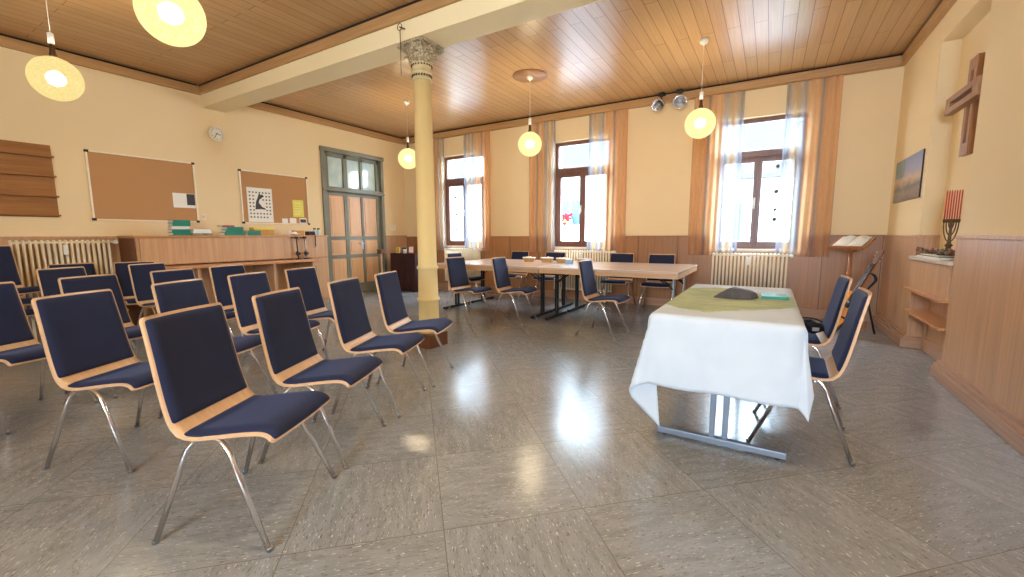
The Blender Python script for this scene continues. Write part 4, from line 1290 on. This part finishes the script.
# things on the cabinet top
ZT = 1.17
def book(label, x, y, z, w, dp, h, mat, rz=0.0, group='books on the cabinet'):
    t = thing('song_book', label, 'book', (x, y, z), R(rz), group)
    c = MB()
    c.box(-dp / 2, dp / 2, -w / 2, w / 2, 0, 0.004, 0.001); c.box(-dp / 2, dp / 2, -w / 2, w / 2, h - 0.004, h, 0.001); c.box(dp / 2 - 0.005, dp / 2, -w / 2, w / 2, 0, h, 0.001)
    c.build('cover', mat, t)
    MB().box(-dp / 2 + 0.006, dp / 2 - 0.006, -w / 2 + 0.006, w / 2 - 0.006, 0.004, h - 0.004).build('pages', M['paper'], t)
    return t
bxp = -6.74
place = ['lowest', 'second', 'third', 'fourth', 'topmost']
for k in range(5):
    book('%s teal book of the tall stack on the cabinet' % place[k], bxp + random.uniform(-0.006, 0.006), 2.595 + random.uniform(-0.006, 0.006), ZT + k * 0.041, 0.20, 0.15, 0.040, M['teal'] if k != 2 else M['paper'], random.uniform(-3, 3), 'books in the tall teal stack')
pb = thing('leaflet_pile', 'low pile of white leaflets beside the tall teal stack', 'leaflets', (bxp, 2.83, ZT))
MB().box(-0.09, 0.09, -0.11, 0.11, 0, 0.055, 0.003).build('lower_sheets', M['paper'], pb)
MB().box(-0.085, 0.085, -0.10, 0.105, 0.056, 0.085, 0.002).build('upper_sheets', M['napkin'], pb)
lb = thing('letter_tray', 'flat dark tray before the white leaflets on the cabinet', 'tray', (bxp + 0.13, 2.80, ZT))
MB().box(-0.035, 0.035, -0.12, 0.12, 0, 0.008, 0.002).box(-0.035, 0.035, -0.12, -0.112, 0, 0.03, 0.002).box(-0.035, 0.035, 0.112, 0.12, 0, 0.03, 0.002).box(0.03, 0.035, -0.12, 0.12, 0, 0.03, 0.002).build('tray_body', M['sage'], lb)
for k in range(3):
    book('%s teal book of the wide stack on the cabinet' % place[k], bxp, 3.24 + 0.01 * k, ZT + k * 0.041, 0.26 - 0.02 * k, 0.17, 0.040, M['teal'], random.uniform(-3, 3), 'books in the wide teal stack')
book('red book leaning flat on the wide teal stack', bxp, 3.17, ZT + 0.124, 0.17, 0.13, 0.02, M['red'], 8)
for k in range(2):
    book('%s teal book of the low pair nearest the second board' % ('lower', 'upper')[k], bxp, 3.52, ZT + k * 0.036, 0.20, 0.15, 0.035, M['teal'], 2 * k, 'books in the low teal pair')
bx_ = thing('file_box', 'pale yellow file box behind the teal books on the cabinet', 'box', (-6.93, 3.78, ZT))
MB().box(-0.07, 0.07, -0.16, 0.16, 0, 0.12, 0.003).build('box', M['cardboard'], bx_)
MB().box(-0.072, 0.072, -0.162, 0.162, 0.09, 0.125, 0.003).build('lid', M['yellow'], bx_)
cup = thing('paper_bundle', 'crumpled white tissues lying at the music clamp stand', 'tissues', (-6.66, 4.12, ZT))
tm = MB(); tm.grid(lambda u, v: Vector((0.07 * (u * 2 - 1), 0.10 * (v * 2 - 1), 0.012 + 0.05 * abs(math.sin(u * 7 + v * 5)) * (1 - (2 * u - 1) ** 2) * (1 - (2 * v - 1) ** 2) + 0.015 * math.sin(v * 17) ** 2)), 16, 16)
tm.build('tissue', M['napkin'], cup)
kb = thing('card_box', 'orange-brown card box on the cabinet behind the tissues', 'box', (-6.78, 4.29, ZT))
MB().box(-0.06, 0.06, -0.08, 0.08, 0, 0.075, 0.003).build('box', M['cardboard'], kb)
MB().box(-0.061, 0.061, -0.081, 0.081, 0.055, 0.078, 0.003).build('lid', M['cardboard'], kb)
kc = thing('black_case', 'small black case on the cabinet near the door', 'case', (-6.70, 4.46, ZT))
MB().box(-0.05, 0.05, -0.065, 0.065, 0, 0.065, 0.008).build('shell', M['black'], kc)
MB().tube([(0.05, -0.03, 0.04), (0.07, -0.03, 0.045), (0.07, 0.03, 0.045), (0.05, 0.03, 0.04)], 0.005, 6).build('handle', M['black'], kc)
for k in range(2):
    j = thing('glass_jar', ('clear jar with dark lid on the cabinet end, nearer the camera', 'clear jar with dark lid on the cabinet end, nearer the door')[k], 'jar', (-6.74, 4.575 + 0.075 * k, ZT), 0, 'jars on the cabinet end')
    MB().lathe([(0.028, 0), (0.03, 0.01), (0.03, 0.085), (0.022, 0.1)], 16).build('body', M['transom'], j)
    MB().lathe([(0.024, 0.098), (0.024, 0.122), (0.0, 0.123)], 16).build('lid', M['bronze'], j)

def clamp_stand(label, y, seedk):
    t = thing('clamp_stand', label, 'stand', (CF + 0.075, y, 0.785), 0, 'clamp stands on the desk ledge')
    MB().tube([(0, 0, 0.01), (0.0, -0.015, 0.345)], 0.010, 8).build('pole', M['blacksteel'] if seedk == 0 else M['steel'], t)
    MB().lathe([(0.045, 0), (0.045, 0.01), (0.012, 0.018)], 16).build('base', M['blacksteel'], t)
    MB().box(-0.022, 0.022, -0.03, 0.03, 0.07, 0.11, 0.005).box(-0.03, 0.0, -0.012, 0.012, 0.05, 0.13, 0.003).build('clamp', M['black'], t)
    MB().tube([(0, -0.015, 0.335), (0.0, -0.10, 0.35)], 0.008, 8).box(-0.02, 0.02, -0.04, 0.01, 0.33, 0.365, 0.004).build('top_arm', M['black'], t)
clamp_stand('black pole clamp stand on the cabinet ledge', 4.10, 0)
clamp_stand('steel pole clamp stand on the cabinet ledge', 4.24, 1)
hk = thing('hanging_strap', 'short dark strap hanging from the cabinet edge', 'strap', (CF + 0.042, 4.44, 0.955))
MB().box(0, 0.006, -0.01, 0.01, 0.0, 0.225, 0.002).build('band', M['black'], hk)
MB().box(-0.003, 0.009, -0.015, 0.015, 0.0, 0.03, 0.002).build('clip', M['steel'], hk)

# ================================================================== BACK LEFT CORNER
tbx = thing('side_table', 'tall side table under a dark maroon cloth in the corner', 'table', (-6.54, 6.66, 0))
MB().box(-0.33, 0.33, -0.24, 0.24, 0.765, 0.785, 0.003).build('tabletop', M['lectern'], tbx)
for sx_ in (-1, 1):
    for sy_ in (-1, 1):
        MB().box(sx_ * 0.30 - 0.018, sx_ * 0.30 + 0.018, sy_ * 0.21 - 0.018, sy_ * 0.21 + 0.018, 0, 0.766, 0.003).build('leg', M['lectern'], tbx)
mc = MB()
def drape(u, v):
    # u around, v down
    n = u * 4; side = int(min(3, n)); f = n - side
    X_, Y_ = 0.345, 0.255
    cs = [(-X_, -Y_), (X_, -Y_), (X_, Y_), (-X_, Y_), (-X_, -Y_)]
    a, b = cs[side], cs[side + 1]
    x = a[0] + (b[0] - a[0]) * f; y = a[1] + (b[1] - a[1]) * f
    k = 1 + v * (0.03 + 0.035 * math.sin(u * 2 * PI * 19))
    return Vector((x * k, y * k, 0.789 - v * 0.77))
mc.grid(drape, 152, 10)
mc.box(-0.345, 0.345, -0.255, 0.255, 0.786, 0.790)
mcl = mc.build('tablecloth', M['maroon'], None, (-6.54, 6.66, 0)); tag(mcl, 'dark maroon cloth hanging to the floor over the corner side table', 'tablecloth')
for lab, x, y, w, h, m1, m2, nm in (('yellow card standing on the maroon table', -6.86, 6.52, 0.09, 0.12, 'yellow', 'cardboard', 'standing_card'), ('small silver framed picture on the maroon table', -6.70, 6.54, 0.11, 0.13, 'steel', 'print', 'picture_frame'), ('red and white framed picture on the maroon table near the column', -6.48, 6.52, 0.12, 0.15, 'red', 'paper', 'picture_frame')):
    t = thing(nm, lab, 'picture', (x + 0.08, y, 0.7905), R(24), None, (R(-8), 0, R(24)))
    MB().box(-w / 2, w / 2, 0, 0.012, 0, h, 0.003).build('frame', M[m1], t)
    MB().box(-w / 2 + 0.014, w / 2 - 0.014, -0.002, 0.001, 0.014, h - 0.014).build('picture', M[m2], t)
tag(MB().lathe([(0.03, 0), (0.038, 0.03), (0.04, 0.085), (0.036, 0.085), (0.034, 0.03), (0, 0.01)], 20).build('white_cup', M['napkin'], None, (-6.52, 6.47, 0.7905)), 'small white cup between the pictures on the maroon table', 'cup')
ps = thing('pedestal_stand', 'slim twisted wooden post with a square box top before the door', 'stand', (-6.86, 6.13, 0))
MB().lathe([(0.11, 0), (0.11, 0.02), (0.05, 0.05), (0.02, 0.07)], 20).build('base', M['lectern'], ps)
tw = MB()
for k in range(3):
    tw.tube([(0.012 * math.cos(q * 0.55 + k * 2 * PI / 3), 0.012 * math.sin(q * 0.55 + k * 2 * PI / 3), 0.06 + q * 0.0182) for q in range(41)], 0.011, 6)
tw.build('post', M['beech'], ps)
MB().box(-0.055, 0.055, -0.055, 0.055, 0.79, 0.875, 0.004).box(-0.062, 0.062, -0.062, 0.062, 0.868, 0.882, 0.003).build('box_top', M['plinth'], ps)

# ================================================================== RIGHT SIDE
# picture
pc = thing('landscape_picture', 'unframed landscape photo on the wall beside the alcove', 'picture', (XR, 5.87, 1.515))
MB().box(-0.014, -0.001, 0, 1.06, 0, 0.475, 0.002).build('backing', M['black'], pc)
MB().box(-0.0165, -0.014, 0.0, 1.06, 0.0, 0.475).build('photo_print', M['landscape'], pc)

# cross
cr = thing('wall_cross', 'open wooden cross of layered boards hanging in the alcove', 'cross', (XN, 5.03, 1.79))
up_ = MB()
up_.box(-0.10, -0.055, -0.085, -0.035, 0.0, 0.77, 0.003); up_.box(-0.10, -0.055, 0.035, 0.085, 0.0, 0.77, 0.003)
up_.box(-0.10, -0.055, -0.035, 0.035, 0.0, 0.10, 0.003); up_.box(-0.10, -0.055, -0.035, 0.035, 0.67, 0.77, 0.003)
up_.build('upright', M['crosswood'], cr)
cbm = MB()
cbm.box(-0.155, -0.10, -0.35, 0.35, 0.485, 0.535, 0.003); cbm.box(-0.155, -0.10, -0.35, 0.35, 0.395, 0.445, 0.003)
cbm.box(-0.155, -0.10, -0.35, -0.24, 0.445, 0.485, 0.003); cbm.box(-0.155, -0.10, 0.24, 0.35, 0.445, 0.485, 0.003)
cbm.build('crossbeam', M['crosswood'], cr)
MB().box(-0.055, 0.0, -0.04, 0.04, 0.56, 0.66, 0.003).build('spacer', M['crosswood'], cr)
MB().box(-0.055, 0.0, -0.04, 0.04, 0.04, 0.12, 0.003).build('spacer', M['crosswood'], cr)

# alcove shelf unit
su = thing('alcove_shelf', 'wooden shelf unit with a drop-front box fitted in the alcove', 'shelf', (XR, NY0, 0))
AW = NY1 - 0.03 - NY0
MB().box(-0.07, XN - XR - 0.02, 0.005, AW, 0.898, 0.93, 0.004).build('top_board', M['sill'], su)
MB().box(-0.045, XN - XR - 0.02, 0.035, AW - 0.02, 0.62, 0.898, 0.004).build('drop_front_box', M['cab'], su)
MB().box(-0.09, XN - XR - 0.02, 0.005, AW, 0.597, 0.62, 0.004).build('box_floor', M['cabtop'], su)
MB().box(-0.075, XN - XR - 0.02, 0.005, AW, 0.37, 0.395, 0.004).build('lower_shelf', M['cabtop'], su)
MB().prism([(0, 0), (0.0, 0.355), (-0.06, 0.355)], 0.02, Matrix.Translation((XN - XR - 0.022 - 0.0, AW - 0.025, 0.012)) @ Matrix(((1, 0, 0, 0), (0, 0, 1, 0), (0, 1, 0, 0), (0, 0, 0, 1)))).build('bracket', M['wainscot'], su)
pp = thing('paper_pile', 'pile of papers and flat folders on the alcove shelf', 'papers', (XR + 0.03, 5.25, 0.93))
for k in range(4):
    MB().box(-0.08 + 0.004 * k, 0.08, -0.36 + 0.03 * k, 0.36 - 0.04 * k, 0.008 * k, 0.008 * k + 0.007, 0.001).build('folder', (M['paper'], M['napkin'], M['sage'], M['paper'])[k], pp)
sp = thing('dried_sprigs', 'dried sprigs and berries lying around the candelabrum foot', 'sprigs', (XR + 0.02, 5.10, 0.963))
stems = MB(); lv = MB(); bw = MB(); rnd = random.Random(3)
for k in range(34):
    a = rnd.uniform(-0.5, 0.5) + (PI / 2 if k % 2 else -PI / 2); L_ = rnd.uniform(0.08, 0.24); x_, y_ = rnd.uniform(-0.07, 0.05), rnd.uniform(-0.30, 0.38)
    e = (max(-0.10, min(0.08, x_ + L_ * math.cos(a))), y_ + L_ * math.sin(a), rnd.uniform(0.012, 0.05))
    stems.tube([(x_, y_, 0.006), ((x_ + e[0]) / 2, (y_ + e[1]) / 2, 0.025), e], 0.003, 5)
    for q in range(6):
        f = rnd.random(); p = Vector((x_, y_, 0.01)).lerp(Vector(e), f)
        lv.sphere((p.x + rnd.uniform(-0.012, 0.012), p.y + rnd.uniform(-0.012, 0.012), p.z + 0.012), 0.014, 6, (0.6, 1.3, 0.5))
    bw.sphere((e[0], e[1], e[2] + 0.006), 0.010, 8)
so_ = stems.build('stems', M['bronze'], sp); so_['kind'] = 'stuff'
lo_ = lv.build('leaves', M['sage'], sp); lo_['kind'] = 'stuff'
bo_ = bw.build('berries', M['red'], sp); bo_['kind'] = 'stuff'

mn = thing('candelabrum', 'bronze seven-armed candelabrum with tall red candles on the alcove shelf', 'candelabrum', (XR + 0.035, 5.05, 0.9635), R(76))
MB().lathe([(0.066, 0), (0.068, 0.012), (0.045, 0.025), (0.022, 0.045), (0.016, 0.07), (0.028, 0.085), (0.016, 0.10), (0.012, 0.13), (0.009, 0.27), (0.012, 0.28), (0.0, 0.28)], 20).build('stem', M['bronze'], mn)
for k in (1, 2, 3):
    r_ = 0.0148 * k
    MB().tube([(0, r_ * math.cos(PI + q / 16 * PI), 0.28 - (0.165 / 0.0444) * r_ * math.sin(q / 16 * PI)) for q in range(17)], 0.0045, 8).build('arm', M['bronze'], mn)
for k in range(-3, 4):
    cpm = MB().lathe([(0.005, -0.01), (0.0085, 0.0), (0.009, 0.022), (0.0075, 0.022), (0.0, 0.01)], 14, (0, k * 0.0148, 0.285))
    cpm.build('cup', M['bronze'], mn)
    MB().lathe([(0.0054, 0.295), (0.0051, 0.535), (0.003, 0.548), (0.0, 0.550)], 12, (0, k * 0.0148, 0)).build('candle', M['wax'], mn)

# lectern / music stand
le = thing('music_stand', 'wooden music stand with an open song book in the corner', 'music stand', (0.86, 6.62, 0), R(-36))
MB().tube([(0, 0, 0.05), (0, 0, 0.95)], 0.019, 12).tube([(0, 0, 0.62), (0, 0, 0.68)], 0.027, 12).build('post', M['lectern'], le)
ftm = MB()
for k in range(2):
    m4 = Matrix.Rotation(R(45 + 90 * k), 4, 'Z')
    ftm.box(-0.22, 0.22, -0.02, 0.02, 0.0, 0.05, 0.005, m4)
ftm.build('cross_foot', M['lectern'], le)
tilt = Matrix.Translation((0, 0, 1.045)) @ Matrix.Rotation(R(28), 4, 'X') @ Matrix.Diagonal((0.82, 0.88, 1, 1))
MB().box(-0.235, 0.235, -0.16, 0.16, -0.012, 0.006, 0.003, tilt).box(-0.235, 0.235, -0.175, -0.155, -0.012, 0.03, 0.003, tilt).build('desk', M['lectern'], le)
MB().box(-0.04, 0.04, -0.04, 0.04, 0.93, 1.025, 0.004).build('tilt_block', M['lectern'], le)
ob = thing('open_book', 'open song book with white pages resting on the music stand', 'book', (0.86, 6.62, 0), R(-36))
for s in (-1, 1):
    pg = MB()
    def pgf(off):
        return lambda u, v: tilt @ Vector((s * (0.004 + 0.19 * u), -0.145 + 0.29 * v, 0.009 + off + 0.016 * math.sin(PI * min(1, u * 1.25)) ))
    pg.shellgrid(pgf(0.0), pgf(0.006), 10, 2)
    po = pg.build('page_block', M['paper'], ob)
    lnm = MB()
    for q in range(9):
        lnm.grid(lambda u, v: tilt @ Vector((s * (0.022 + 0.15 * u), -0.12 + 0.028 * q + 0.008 * v, 0.0158 + 0.016 * math.sin(PI * min(1, (0.018 + 0.15 * u) / 0.19 * 1.25)))), 8, 1)
    lnm.build('printed_lines', M['lined'], po)
cvm = MB().box(-0.2, 0.2, -0.15, 0.15, 0.0065, 0.009, 0.001, tilt); cvm.build('cover', M['teal'], ob)

# guitar on its stand
gt = thing('acoustic_guitar', 'orange-topped acoustic guitar leaning on a black stand in the corner', 'guitar', (0.71, 6.12, 0.085), 0, None, tuple((Matrix.Rotation(R(22), 4, 'Y') @ Matrix.Rotation(R(-58), 4, 'Z')).to_euler()))
gt.scale = (0.92, 0.92, 0.92)
body = [(0, 0)]
ctrl = [(0.0, 0.0), (0.10, 0.004), (0.172, 0.06), (0.19, 0.13), (0.165, 0.20), (0.125, 0.265), (0.122, 0.30), (0.142, 0.36), (0.135, 0.42), (0.09, 0.465), (0.03, 0.475), (0.0, 0.475)]
rs = catmull([(x, y, 0) for x, y in ctrl], 40)
outl = [(p.x, p.y) for p in rs] + [(-p.x, p.y) for p in rs[::-1][1:-1]]
XZ = Matrix(((1, 0, 0, 0), (0, 0, 1, 0), (0, 1, 0, 0), (0, 0, 0, 1)))
SC = Matrix.Diagonal((0.98, 0.98, 0.98, 1))
MB().prism(outl, 0.098, Matrix.Translation((0, 0.0, 0)) @ XZ, True).build('body', M['guitar_side'], gt)
tp = MB().prism([(x * 0.985, 0.004 + y * 0.985) for x, y in outl], 0.004, Matrix.Translation((0, -0.004, 0)) @ XZ).build('soundboard', M['guitar_top'], gt)
MB().lathe([(0.05, 0), (0.05, 0.0015), (0, 0.0015)], 28, mat=Matrix.Translation((0, -0.0041, 0.31)) @ Matrix.Rotation(R(90), 4, 'X')).build('sound_hole', M['black'], tp)
MB().box(-0.075, 0.075, -0.013, -0.004, 0.125, 0.15, 0.003).build('bridge', M['black'], tp)
nk = MB().box(-0.027, 0.027, -0.010, 0.012, 0.42, 0.86, 0.006).build('neck', M['guitar_side'], gt)
MB().box(-0.026, 0.026, -0.015, -0.010, 0.35, 0.86, 0.001).build('fretboard', M['black'], nk)
hdm = MB().prism([(-0.025, 0.86), (0.025, 0.86), (0.036, 0.90), (0.034, 1.03), (0.0, 1.04), (-0.034, 1.03), (-0.036, 0.90)], 0.016, Matrix.Translation((0, -0.008, 0)) @ XZ).build('headstock', M['plinth'], gt)
pgm = MB()
for q in range(3):
    for s in (-1, 1):
        pgm.tube([(s * 0.03, 0.0, 0.91 + q * 0.043), (s * 0.052, 0.0, 0.91 + q * 0.043)], 0.004, 6); pgm.box(s * 0.052 - 0.008, s * 0.052 + 0.008, -0.006, 0.006, 0.902 + q * 0.043, 0.918 + q * 0.043, 0.003)
pgm.build('tuning_pegs', M['chrome'], hdm)
stg = MB()
for q in range(6):
    x = (q - 2.5) * 0.0085
    stg.tube([(x * 1.2, -0.0165, 0.14), (x, -0.0185, 0.87)], 0.0011, 5)
stg.build('strings', M['steel'], gt)
gs = thing('guitar_stand', 'black tubular stand carrying the guitar', 'stand', (0.72, 6.12, 0), 0)
topj = Vector((0.25, 0.07, 0.50))
MB().tube([(0.37, 0.10, 0.011), topj], 0.011, 8).tube([(-0.06, 0.24, 0.011), (0.06, 0.20, 0.14), topj], 0.011, 8).tube([(-0.06, -0.20, 0.011), (0.06, -0.12, 0.14), topj], 0.011, 8).build('tripod', M['blacksteel'], gs)
MB().tube([(0.07, 0.20, 0.155), (0.07, -0.12, 0.155)], 0.009, 8).tube([(0.07, 0.15, 0.155), (0.0, 0.13, 0.07), (-0.07, 0.11, 0.045), (-0.10, 0.11, 0.085)], 0.009, 8).tube([(0.07, -0.08, 0.155), (0.0, -0.08, 0.07), (-0.07, -0.08, 0.045), (-0.10, -0.08, 0.085)], 0.009, 8).build('cradle', M['blacksteel'], gs)
MB().tube(arc_round([topj, (0.33, 0.07, 0.64), (0.30, 0.09, 0.70), (0.24, 0.09, 0.72)], 0.03, 4), 0.009, 8).tube(arc_round([topj, (0.33, 0.0, 0.64), (0.30, -0.05, 0.70), (0.24, -0.05, 0.72)], 0.03, 4), 0.009, 8).build('neck_yoke', M['blacksteel'], gs)

# ================================================================== OUTSIDE
struct('street', MB().box(-60, 40, YB + 0.45, 70, -3.6, -3.5), M['ground'])
def house(label, x0, x1, y0, y1, eave, ridge, wmat, wins):
    t = thing('house', label, 'house', ((x0 + x1) / 2, y0, -3.5), 0, 'houses across the street')
    W_, D_ = x1 - x0, y1 - y0
    MB().box(-W_ / 2, W_ / 2, 0, D_, 0, eave + 3.5).build('wall', wmat, t)
    e = eave + 3.5; r_ = ridge + 3.5; ym = D_ / 2
    rf = MB()
    rf.prism([(-0.5, e - 0.12), (ym, r_), (D_ + 0.5, e - 0.12), (D_ + 0.5, e + 0.06), (ym, r_ + 0.2), (-0.5, e + 0.06)], W_ + 0.6, Matrix.Translation((-W_ / 2 - 0.3, 0, 0)) @ Matrix(((0, 0, 1, 0), (1, 0, 0, 0), (0, 1, 0, 0), (0, 0, 0, 1))))
    rf.build('roof', M['roof'], t)
    MB().tube([(-W_ / 2 - 0.3, -0.55, e - 0.06), (W_ / 2 + 0.3, -0.55, e - 0.06)], 0.07, 8).build('gutter', M['greymetal'], t)
    for wx, wz, ww, wh in wins:
        f = MB(); lx = wx - (x0 + x1) / 2; z = wz + 3.5
        f.box(lx - ww / 2 - 0.1, lx + ww / 2 + 0.1, -0.08, 0.0, z - wh / 2 - 0.14, z - wh / 2); f.box(lx - ww / 2 - 0.1, lx + ww / 2 + 0.1, -0.05, 0.0, z + wh / 2, z + wh / 2 + 0.1)
        f.box(lx - ww / 2 - 0.08, lx - ww / 2, -0.05, 0, z - wh / 2, z + wh / 2); f.box(lx + ww / 2, lx + ww / 2 + 0.08, -0.05, 0, z - wh / 2, z + wh / 2); f.box(lx - 0.03, lx + 0.03, -0.04, 0, z - wh / 2, z + wh / 2)
        fo = f.build('window_frame', M['greymetal'], t)
        MB().box(lx - ww / 2, lx + ww / 2, -0.015, -0.002, z - wh / 2, z + wh / 2).build('pane', M['housewin'], fo)
    return t
house('white house with pale tiled roof seen through the third window', -3.4, 4.4, 17, 27, 2.95, 7.2, M['facade'], [(-1.35, 1.6, 0.9, 1.3), (2.2, 1.6, 0.9, 1.3)])
house('white house with flower window seen through the second window', -9.8, -4.4, 17, 27, 3.75, 8.4, M['facade'], [(-7.35, 2.1, 1.0, 1.0), (-6.1, 2.1, 0.8, 1.0), (-8.9, 2.1, 0.9, 1.0)])
house('tall cream house seen through the first window', -17.5, -11.0, 18, 28, 6.6, 10.5, M['facade_warm'], [(-13.6, 4.6, 1.6, 1.0), (-12.0, 4.6, 1.0, 1.0)])
fb = thing('flower_box', 'window box of red geraniums on the house opposite the second window', 'flower box', (-7.5, 16.70, 1.42))
MB().box(-0.32, 0.32, -0.1, 0.1, 0, 0.16, 0.01).build('box', M['greymetal'], fb)
fl = MB(); lf_ = MB(); rnd = random.Random(5)
for k in range(40):
    fl.sphere((rnd.uniform(-0.3, 0.3), rnd.uniform(-0.14, 0.08), rnd.uniform(0.22, 0.62)), rnd.uniform(0.05, 0.085), 8)
for k in range(40):
    lf_.sphere((rnd.uniform(-0.32, 0.32), rnd.uniform(-0.1, 0.1), rnd.uniform(0.12, 0.34)), rnd.uniform(0.05, 0.08), 6)
o_ = fl.build('blossoms', M['flower'], fb); o_['kind'] = 'stuff'
o_ = lf_.build('leaves', M['leafgreen'], fb); o_['kind'] = 'stuff'
tr_ = thing('garden_bush', 'green bush in front of the house seen through the third window', 'bush', (0.95, 15.2, -3.5))
MB().tube([(0, 0, 0), (0.05, 0, 2.2), (0.0, 0, 4.0)], [0.12, 0.09, 0.05], 8).build('trunk', M['bronze'], tr_)
lf2 = MB(); rnd = random.Random(9)
for k in range(220):
    a = rnd.uniform(0, 2 * PI); rr = rnd.uniform(0.1, 0.62); z = rnd.uniform(2.6, 5.1)
    lf2.sphere((rr * math.cos(a) * 0.8, rr * math.sin(a), z), rnd.uniform(0.08, 0.16), 6)
o_ = lf2.build('foliage', M['leafgreen'], tr_); o_['kind'] = 'stuff'
